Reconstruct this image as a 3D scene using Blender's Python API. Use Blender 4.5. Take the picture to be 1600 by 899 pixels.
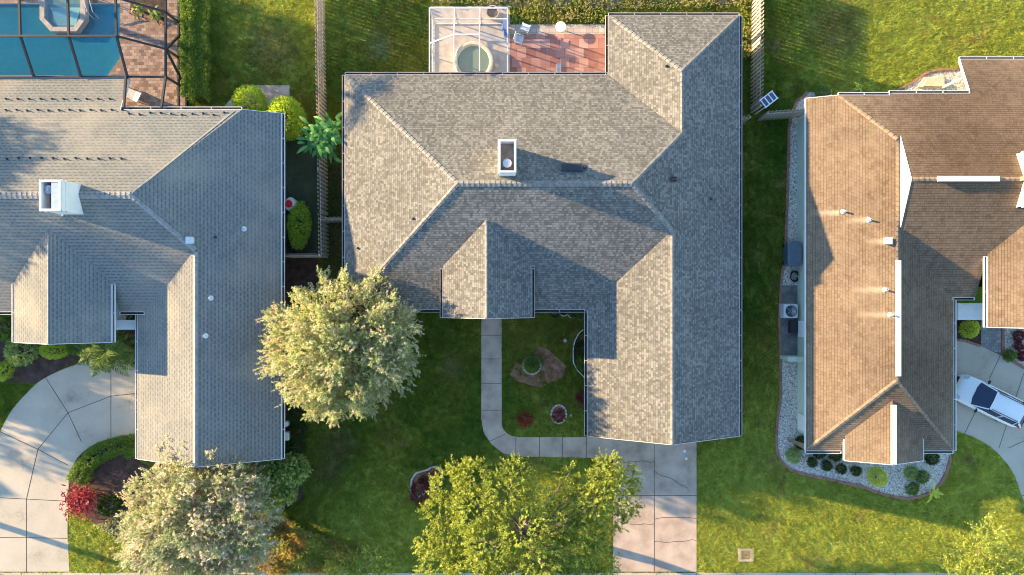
import bpy, math, random
import numpy as np
from mathutils import Vector, Matrix
random.seed(7); RNG = np.random.default_rng(11)
for o in list(bpy.data.objects): bpy.data.objects.remove(o)
SC = bpy.context.scene; COL = SC.collection
R = math.radians
# ------------------------------------------------------------------ camera
HC = 45.0; S = 0.0415                       # drone height, metres per photo pixel on the ground
cam = bpy.data.cameras.new('camera'); camo = bpy.data.objects.new('camera', cam); COL.objects.link(camo)
cam.sensor_width = 36; cam.lens = 36*HC/(1600*S); cam.clip_end = 1000; camo.location = (0, 0, HC)
SC.camera = camo
# ------------------------------------------------------------------ light
SUN_EL, SUN_AZ = 12.6, 18.0                 # light comes from image left, slightly from the top
w = bpy.data.worlds.new('World'); SC.world = w; w.use_nodes = True
wn = w.node_tree.nodes; bg = wn['Background']; sky = wn.new('ShaderNodeTexSky')
sky.sky_type = 'NISHITA'; sky.sun_disc = False; sky.sun_elevation = R(SUN_EL)
sky.sun_rotation = R(-90+SUN_AZ); sky.air_density = 1.0; sky.dust_density = 0.1; sky.ozone_density = 2.1
w.node_tree.links.new(sky.outputs[0], bg.inputs[0]); bg.inputs[1].default_value = 0.107
sl = bpy.data.lights.new('sun', 'SUN'); sl.energy = 4.0; sl.angle = R(0.6); sl.color = (1.0, 0.72, 0.38)
so = bpy.data.objects.new('sun', sl); COL.objects.link(so)
trav = Vector((math.cos(R(SUN_AZ))*math.cos(R(SUN_EL)), -math.sin(R(SUN_AZ))*math.cos(R(SUN_EL)), -math.sin(R(SUN_EL))))
so.rotation_euler = trav.to_track_quat('-Z', 'Y').to_euler()
SC.view_settings.view_transform = 'Standard'; SC.view_settings.look = 'None'; SC.view_settings.gamma = 1
SC.view_settings.exposure = 2.27
SC.render.engine = 'CYCLES'; SC.cycles.filter_width = 1.0
SC.cycles.transparent_max_bounces = 12; SC.cycles.max_bounces = 6
# ------------------------------------------------------------------ coordinates
def T(px, py, z=0.0):                       # photo pixel + height -> world point
    f = (HC-z)/HC*S
    return Vector(((px-800)*f, (449.5-py)*f, z))
def TP(pts, z=0.0): return [tuple(T(x, y, z)) for x, y in pts]
def W2(tx, ty): return (tx*S, -ty*S)
# ------------------------------------------------------------------ materials
class NT:
    def __init__(s, name):
        s.m = bpy.data.materials.new(name); s.m.use_nodes = True; s.t = s.m.node_tree; s.n = s.t.nodes
        s.b = s.n['Principled BSDF']; s.out = s.n['Material Output']
    def link(s, a, b): s.t.links.new(a, b)
    def add(s, typ, ins=None, **kw):
        x = s.n.new(typ)
        for k, v in kw.items(): setattr(x, k, v)
        for k, v in (ins or {}).items():
            if hasattr(v, 'is_output') or isinstance(v, bpy.types.NodeSocket): s.link(v, x.inputs[k])
            else: x.inputs[k].default_value = v
        return x
    def math(s, op, a, b=0.0, c=0.0):
        return s.add('ShaderNodeMath', {0: a, 1: b, 2: c}, operation=op).outputs[0]
    def mix(s, f, a, b, blend='MIX'):
        x = s.add('ShaderNodeMixRGB', {0: f, 1: a, 2: b}, blend_type=blend); return x.outputs[0]
    def noise(s, vec, scale, detail=3, rough=0.55):
        x = s.add('ShaderNodeTexNoise', {'Scale': scale, 'Detail': detail, 'Roughness': rough}); s.link(vec, x.inputs['Vector']); return x.outputs['Fac']
    def ramp(s, f, stops):
        x = s.n.new('ShaderNodeValToRGB'); s.link(f, x.inputs[0]); e = x.color_ramp.elements
        while len(e) < len(stops): e.new(0.5)
        for i, (p, c) in enumerate(stops): e[i].position = p; e[i].color = c4(c)
        return x.outputs[0]
    def pos(s): return s.n.new('ShaderNodeNewGeometry').outputs['Position'] if False else s.add('ShaderNodeTexCoord').outputs['Object']
    def bump(s, h, dist=1.0, strength=1.0):
        x = s.add('ShaderNodeBump', {'Strength': strength, 'Distance': dist, 'Height': h}); s.link(x.outputs[0], s.b.inputs['Normal'])
def c4(c):
    if isinstance(c, (int, float)): c = (c, c, c)
    return (c[0], c[1], c[2], 1)
MATS = {}
def plain(name, c, rough=0.6, metal=0.0, var=0.12, sc=3.0, bump=0.0, bsc=30, spec=None):
    if name in MATS: return MATS[name]
    t = NT(name); p = t.pos(); c = c4(c)
    f = t.noise(p, sc, 4)
    lo = c4([v*(1-var) for v in c[:3]]); hi = c4([min(1, v*(1+var)) for v in c[:3]])
    t.link(t.ramp(f, [(0.3, lo), (0.7, hi)]), t.b.inputs['Base Color'])
    t.b.inputs['Roughness'].default_value = rough; t.b.inputs['Metallic'].default_value = metal
    if spec is not None: t.b.inputs['Specular IOR Level'].default_value = spec
    if bump: t.bump(t.noise(p, bsc, 3), bump)
    MATS[name] = t.m; return t.m
def multi(name, stops, sc=2.0, sc2=25.0, fine=0.5, rough=0.85, bump=0.0, bsc=30.0):
    """colour from a broad noise broken up by a fine one"""
    t = NT(name); p = t.pos()
    f = t.math('ADD', t.math('MULTIPLY', t.noise(p, sc, 5), 1-fine), t.math('MULTIPLY', t.noise(p, sc2, 4, .7), fine))
    t.link(t.ramp(f, stops), t.b.inputs['Base Color']); t.b.inputs['Roughness'].default_value = rough
    t.b.inputs['Specular IOR Level'].default_value = .2
    if bump: t.bump(t.noise(p, bsc, 4, .7), bump)
    MATS[name] = t.m; return t.m
def shingle(name, dark, mid, light, bw=.2, bh=.14, dash=0.0, washes=(), stain=None, streak=0.25, line=.55, rand=1.0, bumpd=.012, patches=()):
    t = NT(name); uv = t.add('ShaderNodeTexCoord').outputs['UV']; pos = t.pos()
    sp = t.add('ShaderNodeSeparateXYZ', {0: uv}); u, v = sp.outputs[0], sp.outputs[1]
    row = t.math('FLOOR', t.math('DIVIDE', v, bh)); fv = t.math('FRACT', t.math('DIVIDE', v, bh))
    rn = t.add('ShaderNodeTexWhiteNoise', {'W': row}, noise_dimensions='1D').outputs[0]
    uu = t.math('ADD', t.math('DIVIDE', u, bw), t.math('MULTIPLY', rn, 7.3) if dash == 0 else t.math('ADD', t.math('MULTIPLY', row, .5), t.math('MULTIPLY', rn, .3)))
    cell = t.math('FLOOR', uu); fu = t.math('FRACT', uu)
    cv = t.add('ShaderNodeCombineXYZ', {0: cell, 1: row})
    wn_ = t.add('ShaderNodeTexWhiteNoise', {'Vector': cv.outputs[0]}, noise_dimensions='2D').outputs[0]
    big = t.noise(pos, .35, 4, .6)
    f = t.math('ADD', t.math('MULTIPLY', wn_, .62*rand), t.math('MULTIPLY', t.noise(pos, 2.2, 4, .65), .38+.62*(1-rand)))
    col = t.ramp(f, [(.12, dark), (.5, mid), (.88, light)])
    col = t.mix(streak, col, t.ramp(big, [(.35, [c*.6 for c in dark]), (.65, [c*1.15 for c in light])]), 'OVERLAY')
    # shadow line under each butt edge and key slots between tabs
    ln = t.math('LESS_THAN', fv, .16); key = t.math('LESS_THAN', fu, .07 if not dash else -1.0)
    dk = t.math('MAXIMUM', t.math('MULTIPLY', ln, line), t.math('MULTIPLY', key, line*.8))
    if dash:
        vary = t.math('ADD', .45, t.math('MULTIPLY', wn_, .4)); deep = t.math('ADD', dash*.55, t.math('MULTIPLY', t.noise(pos, 1.1, 3), dash*.9))
        d = t.math('MULTIPLY', t.math('MULTIPLY', t.math('LESS_THAN', fv, .36), t.math('LESS_THAN', fu, vary)), deep)
        dk = t.math('MAXIMUM', dk, d)
    col = t.mix(dk, col, c4([c*.42 for c in dark]))
    if stain:
        g = t.noise(pos, stain[1], 4, .6)
        col = t.mix(t.math('MULTIPLY', t.add('ShaderNodeMapRange', {0: g, 1: .5, 2: .68}).outputs[0], stain[2]), col, c4(stain[0]))
    for (xa, xb, yy) in washes:                           # pale run-off streaks below vents
        a_, b_ = T(xa, yy, 4.0), T(xb, yy, 4.0); sp2 = t.add('ShaderNodeSeparateXYZ', {0: pos})
        wy = t.math('ABSOLUTE', t.math('SUBTRACT', t.math('ADD', sp2.outputs[1], t.math('MULTIPLY', t.noise(pos, 3.0, 3), .3)), a_.y+.15))
        m1 = t.add('ShaderNodeMapRange', {0: wy, 1: .24, 2: .04}).outputs[0]; m2 = t.add('ShaderNodeMapRange', {0: sp2.outputs[0], 1: a_.x, 2: b_.x-.1}).outputs[0]; m3 = t.math('LESS_THAN', sp2.outputs[0], b_.x)
        col = t.mix(t.math('MULTIPLY', t.math('MULTIPLY', t.math('MULTIPLY', m1, m2), m3), .75), col, (.52, .43, .32, 1))
    for (qx, qy, rad_) in patches:                        # shade painted into slopes that get little sun, with some mottled dirt
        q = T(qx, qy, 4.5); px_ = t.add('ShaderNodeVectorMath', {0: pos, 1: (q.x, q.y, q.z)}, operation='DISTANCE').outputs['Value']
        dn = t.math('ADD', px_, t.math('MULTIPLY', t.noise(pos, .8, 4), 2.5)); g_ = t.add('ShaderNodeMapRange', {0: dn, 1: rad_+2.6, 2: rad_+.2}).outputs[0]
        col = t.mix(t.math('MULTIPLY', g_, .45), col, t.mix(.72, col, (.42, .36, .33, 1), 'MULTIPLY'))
    t.link(col, t.b.inputs['Base Color']); t.b.inputs['Roughness'].default_value = .93; t.b.inputs['Specular IOR Level'].default_value = .15
    h = t.math('ADD', t.math('MULTIPLY', t.math('SUBTRACT', 1.0, fv), bumpd), t.math('MULTIPLY', wn_, bumpd*.7))
    h = t.math('ADD', h, t.math('MULTIPLY', t.noise(pos, 60, 2, .7), bumpd*.5))
    t.bump(h, 1.0); MATS[name] = t.m; return t.m
def leafmat(name, stops, trans=.42, rough=.5, pos_mix=None):
    t = NT(name); a = t.add('ShaderNodeAttribute', attribute_name='tint').outputs['Fac']
    col = t.ramp(a, stops)
    if pos_mix:
        g = t.noise(t.pos(), pos_mix[1], 3); col = t.mix(t.add('ShaderNodeMapRange', {0: g, 1: .42, 2: .62}).outputs[0], col, t.mix(pos_mix[2], col, c4(pos_mix[0])))
    t.link(col, t.b.inputs['Base Color']); t.b.inputs['Roughness'].default_value = rough; t.b.inputs['Specular IOR Level'].default_value = .25
    tr = t.add('ShaderNodeBsdfTranslucent', {0: t.mix(.7, col, (1.25, 1.2, .5, 1), 'MULTIPLY')})
    mx = t.add('ShaderNodeMixShader', {0: trans, 1: t.b.outputs[0], 2: tr.outputs[0]}); t.link(mx.outputs[0], t.out.inputs[0])
    MATS[name] = t.m; return t.m
def watermat(name, tint, depthcol, k=.55):
    t = NT(name); p = t.pos()
    tr = t.add('ShaderNodeBsdfTransparent', {0: c4(tint)})
    gl = t.add('ShaderNodeBsdfGlossy', {0: (1, 1, 1, 1), 'Roughness': .04})
    df = t.add('ShaderNodeBsdfDiffuse', {0: c4(depthcol)})
    fr = t.add('ShaderNodeFresnel', {0: 1.33})
    b = t.add('ShaderNodeBump', {'Strength': .35, 'Distance': .02, 'Height': t.noise(p, 2.5, 3)})
    for x in (gl, fr): t.link(b.outputs[0], x.inputs['Normal'])
    m1 = t.add('ShaderNodeMixShader', {0: k, 1: tr.outputs[0], 2: df.outputs[0]})
    m2 = t.add('ShaderNodeMixShader', {0: fr.outputs[0], 1: m1.outputs[0], 2: gl.outputs[0]})
    t.link(m2.outputs[0], t.out.inputs[0]); MATS[name] = t.m; return t.m
def screenmat(name, c, a):
    t = NT(name); tr = t.add('ShaderNodeBsdfTransparent'); df = t.add('ShaderNodeBsdfDiffuse', {0: c4(c)})
    m = t.add('ShaderNodeMixShader', {0: a, 1: tr.outputs[0], 2: df.outputs[0]}); t.link(m.outputs[0], t.out.inputs[0]); MATS[name] = t.m; return t.m

# --- palette
ROOF_A = shingle('grey_shingles', (.145, .14, .13), (.225, .218, .202), (.345, .335, .305), bw=.14, bh=.14, streak=.3, line=.55, bumpd=.02)
ROOF_C = shingle('bluegrey_shingles', (.20, .208, .20), (.265, .265, .25), (.31, .303, .28), bw=.33, bh=.20, dash=.6, streak=.25, line=.12, rand=.6,
                 stain=((.40, .35, .27), .25, .45))
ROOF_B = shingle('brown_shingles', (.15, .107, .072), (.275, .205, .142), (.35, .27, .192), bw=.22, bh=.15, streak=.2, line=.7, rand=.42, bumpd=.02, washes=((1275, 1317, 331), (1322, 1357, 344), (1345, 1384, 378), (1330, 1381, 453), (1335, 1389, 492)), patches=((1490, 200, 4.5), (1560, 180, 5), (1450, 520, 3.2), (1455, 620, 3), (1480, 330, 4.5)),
                 stain=((.40, .31, .21), .4, .18))
CAP_A = plain('grey_ridge_cap', (.225, .215, .20), .9, var=.35, sc=5)
CAP_C = plain('bluegrey_ridge_cap', (.30, .295, .28), .9, var=.25, sc=4)
CAP_B = plain('brown_ridge_cap', (.27, .195, .13), .9, var=.25, sc=4)
WHITE = plain('white_trim_paint', (.78, .78, .76), .45, var=.06, sc=2)
TRIM_A = plain('sandy_gutter_paint', (.52, .48, .45), .5, var=.1)
WHITEV = plain('white_vent_metal', (.68, .68, .68), .35, var=.04)
GUTTER_IN = plain('gutter_dark_floor', (.045, .035, .03), .9, var=.5, sc=6)  # dark brown floor of the gutter trough
WALL_A = plain('grey_stucco', (.5, .49, .46), .9, bump=.004, bsc=60)
WALL_B = plain('pale_green_stucco', (.50, .58, .47), .9, bump=.004, bsc=60, var=.06)
WALL_C = plain('pale_blue_stucco', (.55, .6, .62), .9, bump=.004, bsc=60)
SOFFIT = plain('soffit', (.6, .6, .58), .8)
BLACKM = plain('black_metal', (.02, .02, .022), .45, var=.2)
DARKG = plain('dark_glass', (.015, .02, .03), .08, var=.1)
STEEL = plain('galvanised_steel', (.45, .45, .46), .35, .8)
CONC_A = multi('old_concrete', [(.33, (.28, .20, .155)), (.44, (.44, .335, .265)), (.56, (.56, .44, .355)), (.7, (.66, .54, .44))], sc=.9, sc2=22, fine=.42, bump=.004, bsc=70)
CONC_C = multi('smooth_concrete', [(.32, (.34, .29, .23)), (.44, (.50, .435, .345)), (.75, (.62, .545, .44))], sc=.5, sc2=9, fine=.3, bump=.002, bsc=50)
CONC_P = multi('stained_pad_concrete', [(.3, (.07, .07, .07)), (.5, (.18, .175, .17)), (.72, (.32, .31, .30))], sc=1.5, sc2=12, fine=.4, bump=.003)
JOINT = plain('joint_gap', (.06, .05, .045), .95, var=.4, sc=8)
GRAVEL = multi('white_gravel', [(.36, (.14, .12, .11)), (.46, (.46, .42, .38)), (.58, (.84, .76, .67))], sc=5, sc2=11, fine=.8, bump=.03, bsc=22)
MULCH = multi('dark_mulch', [(.35, (.035, .02, .016)), (.52, (.10, .06, .048)), (.7, (.22, .15, .125))], sc=2, sc2=24, fine=.6, bump=.03, bsc=24)
REDMULCH = multi('red_mulch', [(.34, (.24, .085, .07)), (.5, (.52, .22, .18)), (.68, (.72, .42, .35))], sc=2, sc2=24, fine=.6, bump=.03, bsc=24)
DIRT = multi('sandy_dirt', [(.35, (.2, .15, .10)), (.52, (.42, .33, .25)), (.7, (.6, .5, .4))], sc=1.2, sc2=16, fine=.5, bump=.03, bsc=20)
BRICKE = multi('brick_edging', [(.35, (.26, .12, .085)), (.55, (.38, .2, .15)), (.72, (.46, .28, .21))], sc=3, sc2=12, fine=.5)
STONE = plain('pale_edging_stone', (.55, .50, .45), .85, var=.35, sc=4)
WOOD = multi('weathered_fence_wood', [(.3, (.30, .24, .19)), (.5, (.48, .40, .32)), (.72, (.62, .54, .45))], sc=1.5, sc2=14, fine=.5)
BARK = multi('bark', [(.3, (.10, .075, .055)), (.55, (.24, .19, .15)), (.75, (.36, .31, .26))], sc=4, sc2=20, fine=.5)
PBARK = multi('pale_bark', [(.3, (.30, .25, .2)), (.55, (.48, .42, .36)), (.75, (.60, .55, .48))], sc=4, sc2=20, fine=.5)
def pavers(name, cols, bw, bh, rot=0.0, mortar=(.12, .1, .09)):
    t = NT(name); p = t.pos(); mp = t.add('ShaderNodeMapping', {0: p}); mp.inputs['Rotation'].default_value = (0, 0, rot)
    b = t.add('ShaderNodeTexBrick', {'Vector': mp.outputs[0], 'Color1': (0, 0, 0, 1), 'Color2': (1, 1, 1, 1), 'Mortar': (.5, .5, .5, 1), 'Scale': 1.0,
              'Mortar Size': .008, 'Brick Width': bw, 'Row Height': bh})
    f = t.math('ADD', t.math('MULTIPLY', b.outputs[0], .6), t.math('MULTIPLY', t.noise(p, 1.3, 5), .4))
    col = t.mix(b.outputs['Fac'], t.ramp(f, [(.2, cols[0]), (.5, cols[1]), (.8, cols[2])]), c4(mortar))
    t.link(col, t.b.inputs['Base Color']); t.b.inputs['Roughness'].default_value = .8; MATS[name] = t.m; return t.m
PAV_C = pavers('brown_pavers', [(.17, .10, .08), (.34, .215, .17), (.47, .33, .27)], .3, .2)
PAV_A = pavers('red_pavers', [(.28, .115, .095), (.43, .205, .17), (.56, .33, .27)], .62, .62)
PAV_E = pavers('pale_pavers', [(.40, .32, .27), (.5, .42, .36), (.6, .52, .45)], .4, .3)
PAV_B = pavers('grey_pavers', [(.2, .19, .19), (.28, .265, .26), (.36, .34, .33)], .3, .2)
POOLT = plain('pool_plaster', (.62, .9, .9), .6, var=.08)
POOLD = plain('pool_plaster_deep', (.28, .66, .80), .6, var=.1)
WATER = watermat('pool_water', (.45, .82, .90), (.05, .36, .50), .32)
WATERS = watermat('spa_water', (.70, .92, .93), (.25, .52, .58), .30)
WATERG = watermat('green_tub_water', (.8, .9, .78), (.42, .55, .42), .45)
CREAM = plain('cream_plaster', (.66, .62, .47), .5, var=.08)
SCREEN_D = screenmat('dark_insect_screen', (.06, .06, .065), .15)
SCREEN_W = screenmat('pale_insect_screen', (.35, .33, .3), .16)
BRONZE = plain('bronze_aluminium', (.035, .032, .035), .4, var=.1)
# grass colours follow one field so blades and soil agree
def grassmat(name, blades):
    t = NT(name); p = t.pos() if False else t.add('ShaderNodeNewGeometry').outputs['Position']
    f1 = t.noise(p, .16, 4, .6); f2 = t.noise(p, 1.1, 4, .65)
    col = t.ramp(f1, [(.34, (.12, .215, .032)), (.48, (.19, .255, .038)), (.62, (.30, .30, .055))])
    # sunlight painted into the turf: brighter yellow blobs where the lawns lie in sun
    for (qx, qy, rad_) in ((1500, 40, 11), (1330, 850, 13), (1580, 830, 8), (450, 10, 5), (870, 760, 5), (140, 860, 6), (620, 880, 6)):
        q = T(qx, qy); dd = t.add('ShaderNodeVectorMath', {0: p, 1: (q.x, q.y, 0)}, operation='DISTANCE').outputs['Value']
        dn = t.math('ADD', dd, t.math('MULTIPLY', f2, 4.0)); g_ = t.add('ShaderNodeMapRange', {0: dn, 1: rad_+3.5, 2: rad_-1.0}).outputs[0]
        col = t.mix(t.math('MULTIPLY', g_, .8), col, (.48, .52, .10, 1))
    for (qx, qy, rad_, cc_) in ((425, 75, 1.6, (.30, .22, .11, 1)), (530, 695, 1.1, (.22, .16, .10, 1)), (515, 735, .9, (.22, .16, .10, 1)), (1308, 45, 1.8, (.22, .17, .09, 1)), (708, 575, .5, (.35, .28, .2, 1)), (595, 72, .5, (.3, .36, .28, 1)), (800, 745, .6, (.3, .24, .12, 1))):
        q = T(qx, qy); dd = t.add('ShaderNodeVectorMath', {0: p, 1: (q.x, q.y, 0)}, operation='DISTANCE').outputs['Value']
        dn = t.math('ADD', dd, t.math('MULTIPLY', f2, 2.0)); g_ = t.add('ShaderNodeMapRange', {0: dn, 1: rad_+1.6, 2: rad_+.3}).outputs[0]
        col = t.mix(t.math('MULTIPLY', g_, .5), col, cc_)
    brown = t.add('ShaderNodeMapRange', {0: t.math('ADD', t.math('MULTIPLY', t.noise(p, .33, 3), .6), t.math('MULTIPLY', f2, .4)), 1: .56, 2: .68}).outputs[0]
    col = t.mix(t.math('MULTIPLY', brown, .7), col, (.38, .27, .13, 1))
    if blades:
        a = t.add('ShaderNodeAttribute', attribute_name='tint').outputs['Fac']
        col = t.mix(.8, col, t.ramp(a, [(0, (.3, .4, .3)), (.5, (1, 1, 1)), (1, (2.1, 1.95, 1.6))]), 'MULTIPLY')
        t.link(col, t.b.inputs['Base Color']); t.b.inputs['Roughness'].default_value = .55; t.b.inputs['Specular IOR Level'].default_value = .2
        tr = t.add('ShaderNodeBsdfTranslucent', {0: col}); mx = t.add('ShaderNodeMixShader', {0: .45, 1: t.b.outputs[0], 2: tr.outputs[0]})
        t.link(mx.outputs[0], t.out.inputs[0])
    else:
        col = t.mix(.75, col, t.ramp(t.noise(p, 14, 4, .7), [(.35, (.35, .4, .35)), (.65, (1.1, 1.1, 1.05))]), 'MULTIPLY')
        t.link(col, t.b.inputs['Base Color']); t.b.inputs['Roughness'].default_value = 1; t.b.inputs['Specular IOR Level'].default_value = 0
        t.bump(t.noise(p, 16, 4, .7), .06)
    MATS[name] = t.m; return t.m
GRASS = grassmat('grass_blades', True); TURF = grassmat('turf', False)
# foliage
CRAPE = leafmat('crape_myrtle_leaf', [(0, (.2, .26, .12)), (.4, (.46, .52, .27)), (.72, (.70, .70, .47)), (.86, (.56, .42, .28)), (.92, (.68, .52, .46)), (1, (.78, .62, .62))])
CRAPE2 = leafmat('crape_myrtle_pink_leaf', [(0, (.18, .24, .12)), (.4, (.38, .45, .27)), (.72, (.60, .63, .45)), (.84, (.44, .34, .22)), (.89, (.70, .54, .56)), (1, (.82, .68, .72))])
OAK = leafmat('oak_leaf', [(0, (.12, .15, .035)), (.4, (.28, .35, .065)), (.75, (.55, .58, .14)), (1, (.74, .72, .28))])
DARKL = leafmat('dark_green_leaf', [(0, (0.021, 0.046, 0.013)), (.5, (0.052, 0.104, 0.021)), (1, (0.125, 0.198, 0.042))])
MIDL = leafmat('mid_green_leaf', [(0, (0.067, 0.133, 0.028)), (.5, (0.171, 0.285, 0.057)), (1, (0.380, 0.513, 0.133))])
LIMEL = leafmat('lime_leaf', [(0, (0.204, 0.326, 0.041)), (.5, (0.510, 0.653, 0.082)), (1, (0.850, 0.850, 0.163))])
YELL = leafmat('yellow_green_leaf', [(0, (0.312, 0.390, 0.058)), (.5, (0.683, 0.741, 0.117)), (1, (0.850, 0.850, 0.273))])
REDL = leafmat('red_cordyline_leaf', [(0, (0.144, 0.014, 0.022)), (.5, (0.384, 0.042, 0.054)), (.85, (0.600, 0.120, 0.120)), (1, (0.600, 0.456, 0.396))])
MAROON = leafmat('maroon_leaf', [(0, (0.084, 0.017, 0.025)), (.5, (0.224, 0.049, 0.070)), (1, (0.392, 0.126, 0.140))])
PAPAYA = leafmat('papaya_leaf', [(0, (0.051, 0.153, 0.043)), (.5, (0.119, 0.323, 0.085)), (1, (0.272, 0.544, 0.170))])
FROND = leafmat('palm_leaf', [(0, (0.076, 0.133, 0.028)), (.5, (0.190, 0.285, 0.057)), (1, (0.494, 0.570, 0.133))])
VARIE = leafmat('variegated_leaf', [(0, (0.112, 0.196, 0.056)), (.45, (0.308, 0.448, 0.140)), (.8, (0.840, 0.850, 0.392)), (1, (0.850, 0.850, 0.672))])
COVER = leafmat('groundcover_leaf', [(0, (0.140, 0.180, 0.040)), (.35, (0.340, 0.400, 0.090)), (.65, (0.560, 0.560, 0.140)), (.85, (0.660, 0.400, 0.180)), (1, (0.800, 0.480, 0.260))], pos_mix=((.60, .30, .15), .6, .6))
WEEDS = leafmat('weed_leaf', [(0, (0.133, 0.190, 0.038)), (.5, (0.380, 0.418, 0.095)), (1, (0.760, 0.684, 0.247))], pos_mix=((.5, .40, .27), .5, .6))

# ------------------------------------------------------------------ object helpers
def tag(o, label=None, cat=None, group=None, kind=None):
    if label: o['label'] = label
    if cat: o['category'] = cat
    if group: o['group'] = group
    if kind: o['kind'] = kind
    return o
def thing(name, label, cat, loc=(0, 0, 0), rz=0, group=None):
    o = bpy.data.objects.new(name, None); o.empty_display_size = .3; COL.objects.link(o)
    o.location = loc; o.rotation_euler = (0, 0, rz); return tag(o, label, cat, group)
class MB:
    def __init__(s): s.v = []; s.f = []; s.mi = []; s.uv = []; s.mats = []; s.smooth = False
    def m(s, mat):
        if mat not in s.mats: s.mats.append(mat)
        return s.mats.index(mat)
    def face(s, pts, mat, uv=None):
        i = len(s.v); s.v += [tuple(p) for p in pts]; s.f.append(list(range(i, i+len(pts)))); s.mi.append(s.m(mat))
        s.uv.append(uv or [(p[0], p[1]) for p in pts]); return s
    def box(s, c, d, mat, rz=0, ry=0, rx=0):
        M = Matrix.Translation(c) @ Matrix.Rotation(rz, 4, 'Z') @ Matrix.Rotation(ry, 4, 'Y') @ Matrix.Rotation(rx, 4, 'X')
        x, y, z = d[0]/2, d[1]/2, d[2]/2
        P = [M @ Vector(q) for q in ((-x,-y,-z),(x,-y,-z),(x,y,-z),(-x,y,-z),(-x,-y,z),(x,-y,z),(x,y,z),(-x,y,z))]
        for q in ((3,2,1,0),(4,5,6,7),(0,1,5,4),(1,2,6,5),(2,3,7,6),(3,0,4,7)): s.face([P[i] for i in q], mat)
        return s
    def b2(s, x0, x1, y0, y1, z0, z1, mat): return s.box(((x0+x1)/2, (y0+y1)/2, (z0+z1)/2), (x1-x0, y1-y0, z1-z0), mat)
    def bar(s, p, q, w_, h, mat):                        # box section from p to q
        p, q = Vector(p), Vector(q); d = q-p; L = d.length
        if L < 1e-5: return s
        z = Vector((0, 0, 1)) if abs(d.normalized().z) < .95 else Vector((1, 0, 0))
        a = d.normalized(); b = a.cross(z).normalized(); c = b.cross(a)
        P = [e+b*sx*w_/2+c*sz*h/2 for e in (p, q) for sx, sz in ((-1,-1),(1,-1),(1,1),(-1,1))]
        for f in ((0,1,2,3),(7,6,5,4),(0,4,5,1),(1,5,6,2),(2,6,7,3),(3,7,4,0)): s.face([P[i] for i in f], mat)
        return s
    def tube(s, pts, rad, mat, n=8, cap=True):
        rings = []
        pts = [Vector(p) for p in pts]
        for i, p in enumerate(pts):
            d = (pts[min(i+1, len(pts)-1)]-pts[max(i-1, 0)]).normalized()
            z = Vector((0, 0, 1)) if abs(d.z) < .9 else Vector((1, 0, 0))
            a = d.cross(z).normalized(); b = a.cross(d)
            r = rad[i] if isinstance(rad, (list, tuple)) else rad
            rings.append([p+(a*math.cos(2*math.pi*k/n)+b*math.sin(2*math.pi*k/n))*r for k in range(n)])
        i0 = len(s.v)
        for rg in rings: s.v += [tuple(q) for q in rg]
        for i in range(len(rings)-1):
            for k in range(n):
                s.f.append([i0+i*n+k, i0+i*n+(k+1) % n, i0+(i+1)*n+(k+1) % n, i0+(i+1)*n+k]); s.mi.append(s.m(mat)); s.uv.append([(0, 0)]*4)
        if cap:
            s.f.append([i0+k for k in range(n)][::-1]); s.mi.append(s.m(mat)); s.uv.append([(0, 0)]*n)
            s.f.append([i0+(len(rings)-1)*n+k for k in range(n)]); s.mi.append(s.m(mat)); s.uv.append([(0, 0)]*n)
        return s
    def lathe(s, c, prof, mat, n=24, sx=1, sy=1):       # prof: [(r,z)...]
        i0 = len(s.v); c = Vector(c)
        for r, z in prof:
            for k in range(n): a = 2*math.pi*k/n; s.v.append((c.x+r*sx*math.cos(a), c.y+r*sy*math.sin(a), c.z+z))
        for i in range(len(prof)-1):
            for k in range(n):
                s.f.append([i0+i*n+k, i0+i*n+(k+1) % n, i0+(i+1)*n+(k+1) % n, i0+(i+1)*n+k]); s.mi.append(s.m(mat)); s.uv.append([(0, 0)]*4)
        return s
    def disc(s, c, r, mat, n=24, sx=1, sy=1): return s.face([(c[0]+r*sx*math.cos(2*math.pi*k/n), c[1]+r*sy*math.sin(2*math.pi*k/n), c[2]) for k in range(n)], mat)
    def prism(s, pts, z0, z1, mat, side=None):           # pts: XY list
        a = sum(pts[i][0]*pts[(i+1) % len(pts)][1]-pts[(i+1) % len(pts)][0]*pts[i][1] for i in range(len(pts)))
        if a < 0: pts = pts[::-1]
        s.face([(p[0], p[1], z1) for p in pts], mat); s.face([(p[0], p[1], z0) for p in pts[::-1]], mat)
        for i in range(len(pts)):
            p, q = pts[i], pts[(i+1) % len(pts)]; s.face([(p[0],p[1],z0),(q[0],q[1],z0),(q[0],q[1],z1),(p[0],p[1],z1)], side or mat)
        return s
    def build(s, name, parent=None, origin=None, smooth=False):
        o_ = Vector(origin) if origin is not None else Vector((0, 0, 0))
        me = bpy.data.meshes.new(name); me.from_pydata([tuple(Vector(v)-o_) for v in s.v], [], s.f)
        for m_ in s.mats: me.materials.append(m_)
        me.polygons.foreach_set('material_index', s.mi)
        ul = me.uv_layers.new(name='UVMap'); ul.data.foreach_set('uv', [c for f in s.uv for u in f for c in u])
        if smooth: me.polygons.foreach_set('use_smooth', [True]*len(me.polygons))
        me.update(); ob = bpy.data.objects.new(name, me); COL.objects.link(ob)
        if parent: ob.parent = parent
        elif origin is not None: ob.location = o_
        return ob
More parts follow.
